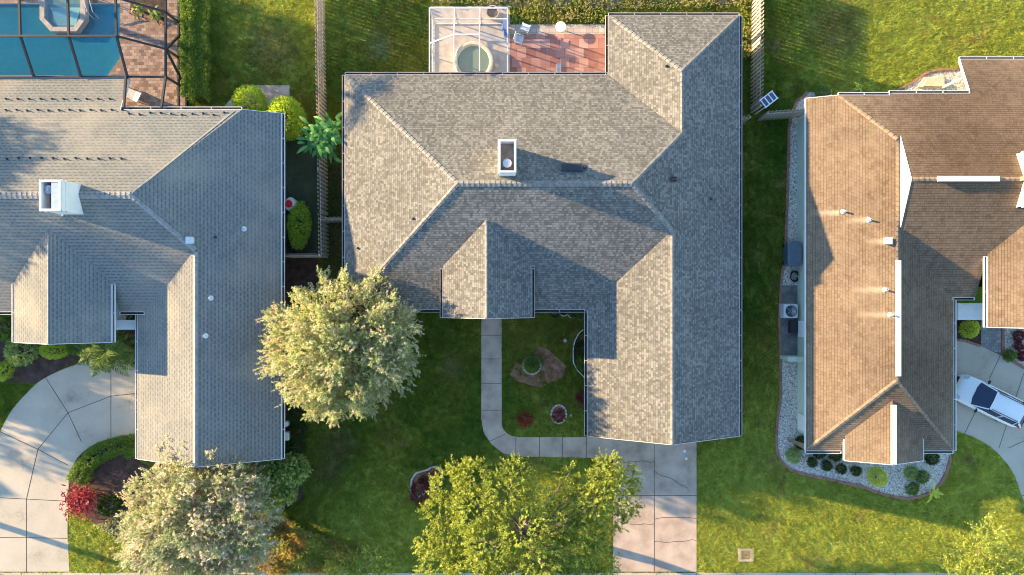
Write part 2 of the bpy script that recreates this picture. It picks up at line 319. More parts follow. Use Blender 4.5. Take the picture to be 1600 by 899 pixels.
def npmesh(name, V, F, tint, mat, parent=None, loc=None):
    me = bpy.data.meshes.new(name); n, k = F.shape
    me.vertices.add(len(V)); me.vertices.foreach_set('co', V.astype(np.float32).ravel())
    me.loops.add(n*k); me.loops.foreach_set('vertex_index', F.astype(np.int32).ravel())
    me.polygons.add(n); me.polygons.foreach_set('loop_start', np.arange(0, n*k, k, dtype=np.int32)); me.polygons.foreach_set('loop_total', np.full(n, k, dtype=np.int32))
    at = me.attributes.new('tint', 'FLOAT', 'POINT'); at.data.foreach_set('value', tint.astype(np.float32))
    me.materials.append(mat); me.update(calc_edges=True); me.validate()
    ob = bpy.data.objects.new(name, me); COL.objects.link(ob)
    if parent: ob.parent = parent
    if loc is not None: ob.location = loc
    return ob
def norm(a): return a/np.maximum(np.linalg.norm(a, axis=1, keepdims=True), 1e-6)
def leaf_quads(P, D, L, Wd, rng, flat=0.35):
    n = len(P); D = norm(D)
    up = norm(rng.normal(size=(n, 3))*(1-flat)+np.array([0, 0, 1.0])*flat)
    B = norm(np.cross(D, up)); N = np.cross(B, D)
    L = np.broadcast_to(L, (n,))[:, None]; Wd = np.broadcast_to(Wd, (n,))[:, None]
    V = np.empty((n, 4, 3)); V[:, 0] = P; V[:, 1] = P+D*L*.5+B*Wd*.5+N*L*.1; V[:, 2] = P+D*L; V[:, 3] = P+D*L*.5-B*Wd*.5+N*L*.1
    return V.reshape(-1, 3)
def twig_leaves(O, D, TL, k, L, Wd, rng, spread=.9, tint=None, tipacc=0.0):
    """O origins, D directions of n twigs; k leaves along each"""
    n = len(O); D = norm(D); t = np.tile(np.linspace(.08, 1, k), n); Oi = np.repeat(O, k, 0); Di = np.repeat(D, k, 0)
    TLi = np.repeat(np.broadcast_to(TL, (n,)), k)
    P = Oi+Di*(TLi*t)[:, None]; P[:, 2] -= .12*TLi*t*t
    r = rng.normal(size=(n*k, 3)); r -= (r*Di).sum(1, keepdims=True)*Di; r = norm(r)
    LD = Di*(.35+.5*t[:, None])+r*spread
    V = leaf_quads(P, LD, L*rng.uniform(.7, 1.25, n*k), Wd*rng.uniform(.8, 1.2, n*k), rng, .12)
    tb = np.repeat(rng.random(n) if tint is None else tint, k)
    ti = np.clip(tb*.45+rng.random(n*k)*.45, 0, .88)
    if tipacc > 0:
        acc = (np.repeat(rng.random(n), k) < tipacc) & (t > .62); ti[acc] = rng.uniform(.93, 1, acc.sum())
    return V, np.repeat(ti, 4)
def quadF(V): return np.arange(len(V)).reshape(-1, 4)
def lump(D, seed, amp):                     # lumpy radius multiplier for directions D
    r = np.random.default_rng(seed); o = np.zeros(len(D))
    for _ in range(9):
        c = norm(r.normal(size=(1, 3)))[0]; o += r.uniform(-1, 1)*np.exp(-((D-c)**2).sum(1)/r.uniform(.12, .45))
    return 1+amp*o
# ------------------------------------------------------------------ roof maker: union of hipped / gabled solids
def clip(poly, a, b, c):                     # keep a*x+b*y+c >= 0
    out = []
    for i in range(len(poly)):
        p, q = poly[i], poly[(i+1) % len(poly)]; dp = a*p[0]+b*p[1]+c; dq = a*q[0]+b*q[1]+c
        if dp >= -1e-9: out.append(p)
        if (dp > 1e-9 and dq < -1e-9) or (dp < -1e-9 and dq > 1e-9):
            t = dp/(dp-dq); out.append((p[0]+t*(q[0]-p[0]), p[1]+t*(q[1]-p[1])))
    return out
def area(p): return abs(sum(p[i][0]*p[(i+1) % len(p)][1]-p[(i+1) % len(p)][0]*p[i][1] for i in range(len(p))))/2 if len(p) > 2 else 0
class Roof:
    def __init__(s): s.sol = []
    def block(s, x0, x1, y0, y1, sl, w=None, e=None, n=None, s_=None, extra=()):
        """true-pixel rectangle; w/e/n/s_ = eave height (None = gable)"""
        X0, X1, Y1, Y0 = x0*S, x1*S, -y0*S, -y1*S; P = []
        if w is not None: P.append((sl, 0, w-sl*X0))
        if e is not None: P.append((-sl, 0, e+sl*X1))
        if n is not None: P.append((0, -sl, n+sl*Y1))
        if s_ is not None: P.append((0, sl, s_-sl*Y0))
        P += list(extra)
        s.sol.append((P, [(X0, Y0), (X1, Y0), (X1, Y1), (X0, Y1)])); return s
    def h(s, x, y, skip=None, below=None):
        best = -1
        for i, (P, F) in enumerate(s.sol):
            if i == skip or (below is not None and i >= below): continue
            if F[0][0]-1e-6 <= x <= F[1][0]+1e-6 and F[0][1]-1e-6 <= y <= F[2][1]+1e-6: best = max(best, min(a*x+b*y+c for a, b, c in P))
        return best
    def faces(s):
        out = []
        for i, (P, F) in enumerate(s.sol):
            for k, (a, b, c) in enumerate(P):
                poly = list(F)
                for j, (a2, b2, c2) in enumerate(P):
                    if j != k and poly: poly = clip(poly, a2-a, b2-b, c2-c)
                pieces = [poly] if area(poly) > 1e-3 else []
                for m, (Q, G) in enumerate(s.sol):
                    if m == i: continue
                    half = [(1, 0, -G[0][0]), (-1, 0, G[1][0]), (0, 1, -G[0][1]), (0, -1, G[2][1])]; empty = False
                    for (a2, b2, c2) in Q:
                        da, db, dc = a2-a, b2-b, c2-c
                        if abs(da)+abs(db) < 1e-7:
                            if dc > 1e-4 or (abs(dc) <= 1e-3 and m < i): continue
                            empty = True; break
                        half.append((da, db, dc))
                    if empty: continue
                    new = []
                    for pc in pieces:
                        rem = pc
                        for (ha, hb, hc) in half:
                            if not rem: break
                            outp = clip(rem, -ha, -hb, -hc)
                            if area(outp) > 1e-3: new.append(outp)
                            rem = clip(rem, ha, hb, hc)
                            if area(rem) < 1e-6: rem = []
                    pieces = new
                for pc in pieces: out.append((pc, (a, b, c)))
        return out
    def build(s, parent, mat, capmat, wallmat, caps=(), trim=WHITE, inset=.62, wall_skip=(), gutter=True, nog=()):
        rb = MB(); ub = MB()
        for pc, (a, b, c) in s.faces():
            g = math.hypot(a, b); ux, uy = (b/g, -a/g); k = math.sqrt(1+g*g)
            cl = [pc[0]]
            for p in pc[1:]:
                if math.hypot(p[0]-cl[-1][0], p[1]-cl[-1][1]) > 1e-4: cl.append(p)
            if len(cl) < 3: continue
            rb.face([(x, y, a*x+b*y+c) for x, y in cl], mat, [(x*ux+y*uy+50, (x*a+y*b)/g*k+80) for x, y in cl])
            ub.face([(x, y, a*x+b*y+c-.14) for x, y in cl[::-1]], SOFFIT)
        roof = rb.build('roof', parent); ub.build('soffit', parent)
        fb = MB(); gb = MB(); wb = MB()
        for i, (P, F) in enumerate(s.sol):
            hh = lambda x, y: min(a*x+b*y+c for a, b, c in P)
            for e in range(4):
                p, q = F[e], F[(e+1) % 4]; dx, dy = q[0]-p[0], q[1]-p[1]; L = math.hypot(dx, dy); dx /= L; dy /= L; nx, ny = dy, -dx
                N = max(2, int(L/.08)); run = []; runs = []
                for t in range(N+1):
                    x, y = p[0]+dx*L*t/N, p[1]+dy*L*t/N; z = hh(x, y); o_ = s.h(x+nx*.03, y+ny*.03, i); ins = s.h(x-nx*.03, y-ny*.03, i)
                    ok = o_ < z-.04 and ins < z+.03 and s.h(x-nx*.002, y-ny*.002, i, i) < z-.02
                    if ok: run.append((x, y, z))
                    if (not ok or t == N) and run:
                        if len(run) > 2: runs.append(run)
                        run = []
                for rn in runs:
                    # simplify to break points
                    pts = [rn[0]]
                    for t in range(1, len(rn)-1):
                        if abs((rn[t+1][2]-rn[t][2])-(rn[t][2]-rn[t-1][2])) > 1e-4: pts.append(rn[t])
                    pts.append(rn[-1])
                    for A, B in zip(pts, pts[1:]):
                        gb = MB(); A, B = Vector(A), Vector(B); off = Vector((nx, ny, 0))
                        fb.bar(A+off*.016-Vector((0, 0, .085)), B+off*.016-Vector((0, 0, .085)), .03, .19, trim)
                        if gutter and i not in nog and not ((i, e) in nog) and abs(A.z-B.z) < .02 and (B-A).length > .5:
                            d = (B-A).normalized(); zz = Vector((0, 0, 1))
                            gb.bar(A+off*.105-zz*.13, B+off*.105-zz*.13, .13, .012, GUTTER_IN)
                            gb.bar(A+off*.175-zz*.075, B+off*.175-zz*.075, .022, .12, trim)
                            for ee in (A, B): gb.bar(ee+off*.04-zz*.075, ee+off*.175-zz*.075, .02, .12, trim)
                            n_ = int((B-A).length/1.5)
                            for t in range(1, n_): c_ = A+(B-A)*t/n_; gb.bar(c_+off*.03-zz*.03, c_+off*.17-zz*.03, .035, .015, trim)
                            gb.build('gutter', parent)
            if i not in wall_skip:
                x0, x1, y0, y1 = F[0][0]+inset, F[1][0]-inset, F[0][1]+inset, F[2][1]-inset
                if x1-x0 < .6 or y1-y0 < .6: continue
                C = [(x0, y0), (x1, y0), (x1, y1), (x0, y1)]
                for e in range(4):
                    p, q = C[e], C[(e+1) % 4]; L = math.hypot(q[0]-p[0], q[1]-p[1]); N = max(2, int(L/.25))
                    tops = [(p[0]+(q[0]-p[0])*t/N, p[1]+(q[1]-p[1])*t/N) for t in range(N+1)]
                    tz = [(x, y, max(.2, hh(x, y)-.16)) for x, y in tops]
                    wb.face([(p[0], p[1], 0), (q[0], q[1], 0)]+tz[::-1], wallmat)
        fb.build('fascia', parent)
        wb.build('wall', parent)
        for (p, q, wd) in caps:
            cb = MB()
            p = Vector((p[0]*S, -p[1]*S)); q = Vector((q[0]*S, -q[1]*S)); d = (q-p); L = d.length; d.normalize(); n_ = Vector((-d.y, d.x)); k = max(1, int(L/.29))
            for t in range(k):
                a_, b_ = p+d*L*t/k, p+d*L*min(k, t+1.06)/k
                hl = []
                for c_, lift in ((a_, .015), (b_, .04)):
                    z = s.h(c_.x, c_.y)+lift
                    for sg in (-1, 1):
                        e_ = c_+n_*sg*wd; hl.append((e_.x, e_.y, s.h(e_.x, e_.y)+lift))
                    hl.append((c_.x, c_.y, max(z, (hl[-1][2]+hl[-2][2])/2)))
                cb.face([hl[0], hl[2], hl[5], hl[3]], capmat); cb.face([hl[2], hl[1], hl[4], hl[5]], capmat)
                cb.face([hl[3], hl[5], (hl[5][0], hl[5][1], hl[5][2]-.03), (hl[3][0], hl[3][1], hl[3][2]-.03)], capmat)
            cb.build('ridge_cap', parent)
        return roof
def roofpt(rf, px, py, z0=4.5):              # world point on the roof under a photo pixel
    z = z0
    for _ in range(14): p = T(px, py, z); z = .5*z+.5*max(0, rf.h(p.x, p.y))
    p = T(px, py, z); p.z = rf.h(p.x, p.y); return p
def vent(rf, house, px, py, kind='pipe', mat=WHITEV):
    p = roofpt(rf, px, py); b = MB()
    if kind == 'pipe':
        b.lathe(p, [(.16, .02), (.16, .05), (.06, .09)], mat, 12); b.lathe(p, [(.055, 0), (.055, .34), (.03, .34)], mat, 12); b.disc((p.x, p.y, p.z+.335), .03, BLACKM, 10); nm = 'vent_pipe'
    elif kind == 'box':
        b.box((p.x, p.y, p.z+.12), (.34, .34, .26), mat); b.box((p.x, p.y, p.z+.26), (.42, .40, .03), mat); nm = 'roof_vent'
    elif kind == 'slot':
        b.box((p.x, p.y, p.z+.1), (.30, .30, .22), mat)
        for k in range(2): b.box((p.x, p.y-.09+.18*k, p.z+.215), (.26, .05, .02), BLACKM)
        nm = 'roof_vent'
    else:
        b.lathe(p, [(.07, 0), (.07, .12), (.02, .14)], BLACKM, 10); nm = 'vent_pipe'
    o = b.build(nm, house); return o

# ------------------------------------------------------------------ house in the middle (grey shingles)
houseA = thing('ranch_house', 'wide house in the middle with mottled grey shingle roof and tall white chimney', 'house', (0, 0, 0))
RA = Roof()
RA.block(-244.8, 333, -311.4, 32, .5, 2.8, 2.8, 2.8, 2.8)
RA.block(141.6, 333, -398.6, -165, .5, 2.8, 2.8, 2.8, None)
RA.block(110.7, 333, -112, 217.6, .5, 2.8, 2.8, None, None)
RA.block(-98, 28, -112, 42.5, .5, 4.1, 4.1, None, None)
zr = 171.7
RA.build(houseA, ROOF_A, CAP_A, WALL_A, trim=TRIM_A, caps=[
    ((-73, -139.7), (161, -139.7), .17), ((-244, -310.6), (-73, -139.7), .13), ((-244, 31), (-73, -139.7), .13),
    ((161, -139.7), (221, -79.5), .15), ((222, -79), (222, 217), .13), ((237.3, -302.5), (237.3, -216), .12),
    ((142.5, -397.8), (237.3, -302.9), .13), ((332, -397.8), (237.3, -302.9), .12), ((237.3, -216), (161, -139.7), .12), ((-35, -93), (-35, 42), .11)])
def chimney(rf, house, x0, x1, y0, y1, zt, plate=0.0):
    X0, X1, Y1, Y0 = x0*S, x1*S, -y0*S, -y1*S; zb = min(rf.h(x, y) for x in (X0, X1) for y in (Y0, Y1))-.3
    b = MB(); wl = .1
    b.b2(X0, X1, Y0, Y0+wl, zb, zt, WHITE).b2(X0, X1, Y1-wl, Y1, zb, zt, WHITE).b2(X0, X0+wl, Y0+wl, Y1-wl, zb, zt, WHITE).b2(X1-wl, X1, Y0+wl, Y1-wl, zb, zt, WHITE)
    for z in (zt-.5, zt-.12): b.b2(X0-.04, X1+.04, Y0-.04, Y0-.002, z, z+.08, WHITE).b2(X1+.002, X1+.04, Y0-.04, Y1+.04, z, z+.08, WHITE).b2(X0-.04, X0-.002, Y0-.04, Y1+.04, z, z+.08, WHITE)
    o = b.build('chimney', house)
    i = MB(); i.b2(X0+wl, X1-wl, Y0+wl, Y1-wl, zt-.75, zt-.7, plain('chimney_pan', (.30, .24, .2), .8, var=.3)); i.build('chimney_pan', o)
    f = MB(); cy = Y0+(Y1-Y0)*(.3 if not plate else .7); cx = (X0+wl+X1-wl-plate)/2
    f.lathe((cx, cy, zt-.7), [(.13, 0), (.13, .42), (.24, .45), (.24, .5), (.05, .56)], STEEL if plate else WHITEV, 20); f.disc((cx, cy, zt-.142), .05, WHITEV, 12); f.build('flue_cap', o, smooth=False)
    if plate:
        q = MB(); q.b2(X1-wl-plate, X1-wl, Y0+wl, Y1-wl, zt-.1, zt-.04, plain('blue_grey_flashing', (.42, .5, .56), .4, .3)); q.build('cap_plate', o)
    s_ = MB(); s_.b2(X0-.12, X0-.003, Y0-.1, Y1+.1, zb, zb+.32, STEEL); s_.build('flashing', o)
    return o
chimney(RA, houseA, -17.5, 5, -193, -150, 7.5)
sk = roofpt(RA, 893, 262); b = MB()
sk_s = .5
b.box((sk.x, sk.y, sk.z+.06), (1.25, .50, .12), plain('skylight_frame', (.05, .05, .06), .5), rx=-math.atan(.5)); b.box((sk.x, sk.y, sk.z+.125), (1.1, .38, .02), DARKG, rx=-math.atan(.5))
b.build('skylight', houseA)
for (x, y, k) in ((645, 342, 'stub'), (559, 388, 'stub'), (1041, 104, 'stub'), (1052, 281, 'slot'), (1111, 311, 'stub'), (914, 262, 'stub')): vent(RA, houseA, x, y, k, plain('brown_vent_metal', (.10, .06, .05), .5))
# ------------------------------------------------------------------ house on the left (blue grey shingles)
houseC = thing('ranch_house', 'left house with blue grey shingle roof and screened swimming pool behind it', 'house', (0, 0, 0))
RC = Roof(); sS = .5*S
RC.block(-1150, -338, -255, 35, .44, None, 2.8, 3.70, 3.10)
RC.block(-548, -338, -92, 251, .44, 2.8, 2.8, None, None)
RC.block(-710, -571.5, -112, 78, .46, 3.9, 3.9, None, None)
Ncp = (0, -.44, 3.70+.44*255*S)
RC.block(-1150, -562, -307, -255, .44, extra=(Ncp,))
RC.build(houseC, ROOF_C, CAP_C, WALL_C, caps=[((-1100, -125), (-517, -125), .2), ((-517, -125), (-443, -52), .15), ((-397, -254.5), (-517, -125), .06), ((-443, -50), (-443, 250), .13), ((-640.8, -72), (-640.8, 77), .05)], wall_skip=(3,), gutter=True)
chimney(RC, houseC, -614, -586.5, -140, -100, 7.6, plate=.42)
vent(RC, houseC, 299, 376, 'box'); vent(RC, houseC, 382, 358); vent(RC, houseC, 337, 371, 'stub'); vent(RC, houseC, 330, 466); vent(RC, houseC, 322, 525)
brk = None
def bracket(px, py):
    global brk
    p = roofpt(RC, px, py)
    if brk is None:
        b = MB(); b.box((0, 0, .03), (.08, .12, .06), BLACKM); b.box((0, .02, .1), (.05, .05, .08), BLACKM); brk = b.build('roof_bracket', houseC); o = brk
    else:
        o = brk.copy(); COL.objects.link(o); o.parent = houseC
    o.location = p
for k in range(10): bracket(10+k*18, 155)
for k in range(12): bracket(10+k*16.5, 173+random.uniform(-1, 1))
for k in range(10): bracket(202+k*16.5, 178+random.uniform(-2, 2))
for k in range(11): bracket(12+k*17.8, 248+random.uniform(-1, 1))
# white bench-like beam at the entry
b = MB(); p0, p1 = T(172, 500, 2.0), T(214, 515, 2.0)
b.b2(p0.x-.3, p1.x, p1.y, p0.y, 2.0, 2.25, WHITE); b.build('entry_beam', houseC)
b = MB(); q = T(176, 522, 0)
for xx in (p0.x+.1, p1.x-.2): b = MB(); b.box((xx, p1.y+.3, 1.0), (.2, .2, 1.99), WHITE); b.build('entry_post', houseC)
# ------------------------------------------------------------------ house on the right (brown shingles)
houseB = thing('ranch_house', 'right house with sun bleached brown shingle roof and pale green walls', 'house', (0, 0, 0))
RB = Roof(); sb = .42; kb = sb*S
NzY = 5.75  # ridge height at true y=-148
Nb = (0, -sb, 5.75-sb*148*S+sb*0)            # z = 5.75 - sb*(Y - 148*S)
Nb = (0, -sb, 5.75+sb*148*S)
RB.block(430.5, 647, -277, 239, sb, 2.8, 2.8, None, 2.8, extra=(Nb,))
RB.block(545, 980, -280, 14, sb, None, None, 5.75-132*kb, 5.75-162*kb)
RB.block(662, 980, -337, -280, sb, extra=(Nb,))
RB.block(677, 803, -110, 56.5, sb, 4.0, 4.0, None, None)
RB.block(483, 597, 110, 251, sb, 3.2, 3.2, None, None)
RB.block(699, 980, -186, -110, sb, None, None, 6.3-38*kb, 6.3-38*kb)
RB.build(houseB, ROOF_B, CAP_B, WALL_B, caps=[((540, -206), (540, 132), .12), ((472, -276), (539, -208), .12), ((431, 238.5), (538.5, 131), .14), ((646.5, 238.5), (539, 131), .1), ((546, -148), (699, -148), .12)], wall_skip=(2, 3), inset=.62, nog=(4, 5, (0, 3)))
# white siding on the small gable ends that rise over lower roofs
b = MB()
def gable_face(rf, i, xw, y0, y1, yr, mat, proud=.02):
    P, F = rf.sol[i]; hh = lambda x, y: min(a*x+b_*y+c for a, b_, c in P); X = xw*S-proud
    N = 40; top = []; bot = []
    for t in range(N+1):
        Y = -(y0+(y1-y0)*t/N)*S; zt = hh(xw*S+.01, Y); zb = rf.h(X-.02, Y, i)
        if zt > zb+.02: top.append((X, Y, zt)); bot.append((X, Y, max(zb-.05, 0)))
    if len(top) > 1:
        for t in range(len(top)-1): b.face([bot[t], bot[t+1], top[t+1], top[t]], mat)
gable_face(RB, 1, 545, -279, 13, -148, WHITE, .025)
b.build('gable_siding', houseB); b = MB()
gable_face(RB, 5, 699, -185, -111, -148, WHITE, .025)
b.build('gable_siding', houseB)
def ridge_vent(rf, house, p, q, w_=.30, mat=WHITEV):
    b = MB(); a, c = Vector((p[0]*S, -p[1]*S, 0)), Vector((q[0]*S, -q[1]*S, 0)); a.z = rf.h(a.x, a.y)+.07; c.z = rf.h(c.x, c.y)+.07
    b.bar(a, c, w_, .1, mat); b.build('ridge_vent', house)
ridge_vent(RB, houseB, (540, -38), (540, 124)); ridge_vent(RB, houseB, (579, -148), (663, -148)); ridge_vent(RB, houseB, (540, 166), (540, 250))
for (x, y, k) in ((1317, 331, 'pipe'), (1357, 344, 'pipe'), (1385, 377, 'box'), (1382, 453, 'pipe'), (1390, 492, 'pipe')): vent(RB, houseB, x, y, k)
b = MB(); p0, p1 = T(1494, 474, 2.2), T(1542, 500, 2.2)
b.b2(p0.x, p1.x, p1.y, p0.y, 2.1, 2.35, WHITE); b.build('entry_beam', houseB)
b = MB(); 
for xx in (p0.x+.15, p1.x-.2): b = MB(); b.box((xx, p1.y+.25, 1.05), (.22, .22, 2.09), WHITE); b.build('entry_post', houseB)

# ------------------------------------------------------------------ ground
def struct(o): return tag(o, kind='structure')
b = MB(); g = 260
b.face([(-g, -g, 0), (g, -g, 0), (g, g, 0), (-g, g, 0)], TURF)
EXC = []                                     # ground polygons (world XY) where no grass blades grow
def excl(pts): EXC.append(np.array([(p[0], p[1]) for p in pts])); return pts
gpit = [(-60,-60,0)]
POOL = TP([(-60, 6), (188, 6), (188, 92), (168, 120), (-60, 120)])
b2 = MB()
# ground sheet with an opening for the pool, laid as four strips round it
px0, px1, py0, py1 = POOL[0][0], POOL[1][0], POOL[3][1], POOL[0][1]
b = MB()
for (xa, xb, ya, yb) in ((-g, g, py1, g), (-g, g, -g, py0), (-g, px0, py0, py1), (px1, g, py0, py1)): b.face([(xa, ya, 0), (xb, ya, 0), (xb, yb, 0), (xa, yb, 0)], TURF)
struct(b.build('ground'))
def slab(name, pts, z, mat, world=False, joints=(), kind=True, jw=.03, ex=True, parent=None):
    P = pts if world else [tuple(T(x, y))[:2] for x, y in pts]
    b = MB(); b.prism([(p[0], p[1]) for p in P], -.05, z, mat)
    for (j0, j1) in joints:
        a, c = T(*j0), T(*j1); b.bar((a.x, a.y, z+.002), (c.x, c.y, z+.002), jw, .006, JOINT)
    o = b.build(name, parent)
    if kind: struct(o)
    if ex: excl(P)
    return o
def smooth(pts, i0=0, i1=None, k=5):
    """round a run of control points with a Catmull-Rom curve"""
    i1 = len(pts)-1 if i1 is None else i1; out = list(pts[:i0])
    for i in range(i0, i1):
        p0, p1, p2, p3 = pts[max(i-1, i0)], pts[i], pts[i+1], pts[min(i+2, i1)]
        for j in range(k):
            t = j/k; out.append(tuple(.5*((2*p1[c])+(-p0[c]+p2[c])*t+(2*p0[c]-5*p1[c]+4*p2[c]-p3[c])*t*t+(-p0[c]+3*p1[c]-3*p2[c]+p3[c])*t**3) for c in (0, 1)))
    return out+list(pts[i1:])
def crack(x0, y0, x1, y1, n=9, a=1.6):
    P = [(x0+(x1-x0)*i/n+random.uniform(-.4, .4), y0+(y1-y0)*i/n+random.uniform(-a, a)) for i in range(n+1)]
    return list(zip(P, P[1:]))
def arc(cx, cy, r, a0, a1, n=14, ry=None): return [(cx+r*math.cos(R(a0+(a1-a0)*k/n)), cy+(ry or r)*math.sin(R(a0+(a1-a0)*k/n))) for k in range(n+1)]
# central driveway and walk
slab('driveway', [(958, 640), (1088, 640), (1088, 893), (958, 893)], .05, CONC_A, joints=[((1022, 650), (1022, 893)), ((958, 774), (1088, 774)), *crack(985, 820, 1022, 818), *crack(1022, 847, 1088, 844), *crack(1022, 810, 1088, 809), *crack(965, 722, 1022, 721), *crack(1022, 735, 1075, 765, 9, 2.5)], jw=.028)
walk = [(752, 470), (784, 470), (784, 655)]+arc(806, 660, 22, 180, 90, 6)+[(806, 683), (957.6, 683), (957.6, 716), (803, 713)]+[(786, 708), (768, 694), (756, 677), (752, 655)]
slab('walkway', walk, .05, CONC_A, joints=[((752, y), (784, y)) for y in (524, 561, 599, 641)]+[((x, 683), (x, 715)) for x in (843, 879, 916)]+[((790, 678), (764, 690)), ((806, 683), (806, 713))])
slab('sidewalk', [(-900, 895), (2400, 895), (2400, 940), (-900, 940)], .06, CONC_C, joints=[((x, 895), (x, 940)) for x in range(-400, 2100, 62)])
slab('street', [(-900, 985), (2400, 985), (2400, 1300), (-900, 1300)], .01, multi('asphalt', [(.35, .035), (.5, .05), (.7, .075)], sc=.6, sc2=20, fine=.5))
# left driveway
dc = [(-260, 899), (109, 899), (106, 800), (108, 755), (122, 715), (150, 693), (182, 684), (216, 681), (240, 681), (240, 520), (205, 540)]
dc = [(-400, 893), (109, 893), (106, 830), (107, 775), (110, 745), (122, 715), (150, 693), (182, 684), (216, 681), (240, 681), (240, 545), (150, 560), (110, 573), (72, 590), (48, 609), (20, 640), (2, 672), (-18, 720), (-400, 720)]
dc = smooth(dc, 11, 16)
dc = smooth(dc, 3, 9)
slab('driveway', dc, .05, CONC_C, joints=[((174, 560), (174, 683)), ((174, 619), (240, 612)), ((72, 590), (107, 645)), ((107, 645), (174, 619)), ((107, 645), (60, 702)), ((107, 645), (128, 690)), ((60, 702), (0, 674)), ((60, 702), (107, 727)), ((60, 702), (42, 780)), ((42, 780), (42, 893)), ((-30, 776), (106, 783)), ((42, 840), (106, 841)), ((-60, 839), (42, 840)), ((0, 674), (-50, 640))], jw=.035)
slab('patio_slab', [(380, 134), (453, 134), (453, 168), (350, 168)], .06, CONC_A)
# right driveway
db = [(1485, 530), (1530, 540), (1563, 555), (1640, 590), (1760, 650), (1760, 893), (1630, 893), (1605, 800), (1594, 770), (1580, 735), (1555, 705), (1525, 685), (1492, 673), (1470, 673)]
db = smooth(db, 7, 12)
slab('driveway', db, .05, CONC_C, joints=[((1562, 556), (1545, 592)), ((1525, 640), (1505, 680)), ((1600, 580), (1560, 700)), ((1575, 700), (1640, 670)), ((1594, 775), (1680, 760))])
slab('walkway', [(1532, 480), (1563, 480), (1563, 554), (1532, 541)], .07, PAV_B)
# dark planting beds
slab('mulch_bed', [(-40, 470), (220, 470), (220, 555), (150, 557), (110, 570), (85, 583), (52, 600), (20, 596), (-40, 602)], .03, MULCH)
slab('mulch_bed', [(121, 716), (150, 696), (182, 686), (218, 684), (218, 722), (250, 735), (300, 760), (210, 860), (170, 832), (140, 812), (109, 780), (111, 745)], .034, MULCH)
slab('mulch_bed', [(300, 690), (470, 690), (474, 780), (440, 800), (470, 850), (410, 893), (230, 893), (205, 862), (301, 765)], .03, MULCH)
slab('side_bed', [(446, 375), (497, 375), (497, 480), (482, 560), (470, 600), (478, 700), (440, 700)], .02, MULCH)
slab('side_bed', [(443, 210), (497, 210), (497, 394), (443, 394)], .024, multi('dark_soil', [(.35, (.04, .05, .03)), (.55, (.08, .10, .05)), (.72, (.15, .15, .09))], sc=1, sc2=16, fine=.5, bump=.02))  # very dark greenish soil between the wall and the fence
slab('side_yard_dirt', [(512, 220), (545, 220), (545, 440), (505, 440), (505, 405), (512, 400)], .012, multi('worn_side_yard', [(.35, (.05, .05, .025)), (.52, (.10, .085, .05)), (.72, (.18, .15, .10))], sc=.8, sc2=14, fine=.5, bump=.02), ex=False)
def spike(name, px, py, pts, z, mat): return slab(name, pts, z, mat)
# pavings behind the houses
slab('paver_patio', [(797, 54), (950, 54), (950, 150), (797, 150)], .05, PAV_A); slab('paver_edge', [(797, 39), (950, 39), (950, 53.8), (797, 53.8)], .055, PAV_E)
slab('concrete_pad', [(673, 10), (796.6, 10), (796.6, 150), (673, 150)], .05, plain('pad_concrete', (.52, .45, .40), .85, var=.2, sc=2))
deck = [(188, 6), (290, 6), (290, 175), (-60, 175), (-60, 120), (168, 120), (188, 92)]
slab('pool_deck', deck, .06, PAV_C); slab('pool_deck', [(-60, -80), (290, -80), (290, 5.8), (-60, 5.8)], .06, PAV_C)
# gravel side yard + brick kerb of right house
bedL = [(1262, 145), (1244, 160), (1236, 180), (1232, 200), (1230, 300), (1226, 400), (1220, 440), (1217, 500), (1219, 560), (1219, 620), (1214, 660), (1213, 700), (1222, 722), (1245, 738), (1300, 750), (1350, 762), (1390, 775), (1425, 778), (1455, 768), (1475, 745), (1485, 712)]
bedL = smooth(bedL, 9, None, 4)
bed = bedL+[(1440, 660), (1250, 660), (1258, 300), (1262, 160)]
slab('gravel_bed', [(1480, 640), (1262, 640), (1262, 145), (1300, 145), (1300, 138), (1262, 145)][:0] or (bedL+[(1485, 640), (1300, 640), (1300, 140)]), .03, GRAVEL)
def edging(name, px, w_, h, mat, label, cat, gap=.22, closed=False, size=None, group=None, jit=.01):
    b = MB(); P = [T(x, y) for x, y in px]
    if closed: P.append(P[0])
    for a, c in zip(P, P[1:]):
        L = (c-a).length; n = max(1, round(L/gap)); ang = math.atan2(c.y-a.y, c.x-a.x)
        for k in range(n):
            m_ = a+(c-a)*(k+.5)/n; hh = h*random.uniform(.85, 1.15)
            b.box((m_.x+random.uniform(-jit, jit), m_.y+random.uniform(-jit, jit), hh/2), (L/n*.95, w_*random.uniform(.9, 1.1), hh), mat, rz=ang+random.uniform(-.05, .05))
    return tag(b.build(name), label, cat, group)
edging('brick_edging', bedL, .17, .10, BRICKE, 'red brick kerb curving round the white gravel bed of the right house', 'edging')
slab('gravel_bed', [(1413, 139), (1428, 127), (1450, 116), (1480, 110), (1530, 110), (1530, 150), (1400, 150)], .03, GRAVEL)
edging('brick_edging', [(1400, 142), (1424, 130), (1446, 115), (1462, 110), (1500, 108)], .15, .10, BRICKE, 'pale brick kerb along the gravel behind the right house', 'edging')
slab('gravel_bed', [(1568, 505), (1660, 505), (1660, 610), (1600, 575), (1567, 556)], .03, GRAVEL)
edging('brick_edging', [(1566, 505), (1566, 556), (1600, 575), (1650, 602)], .2, .10, BRICKE, 'brick kerb beside the gravel bed above the white car', 'edging')
slab('gravel_bed', [(1470, 490), (1531, 490), (1531, 541), (1485, 531)], .03, MULCH)
edging('brick_edging', [(1487, 530), (1510, 533), (1531, 541)], .15, .10, BRICKE, 'short brick kerb below the yellow green bush by the entry', 'edging')
slab('concrete_pad', [(1219, 446), (1246, 446), (1246, 555), (1219, 555)], .06, CONC_P)
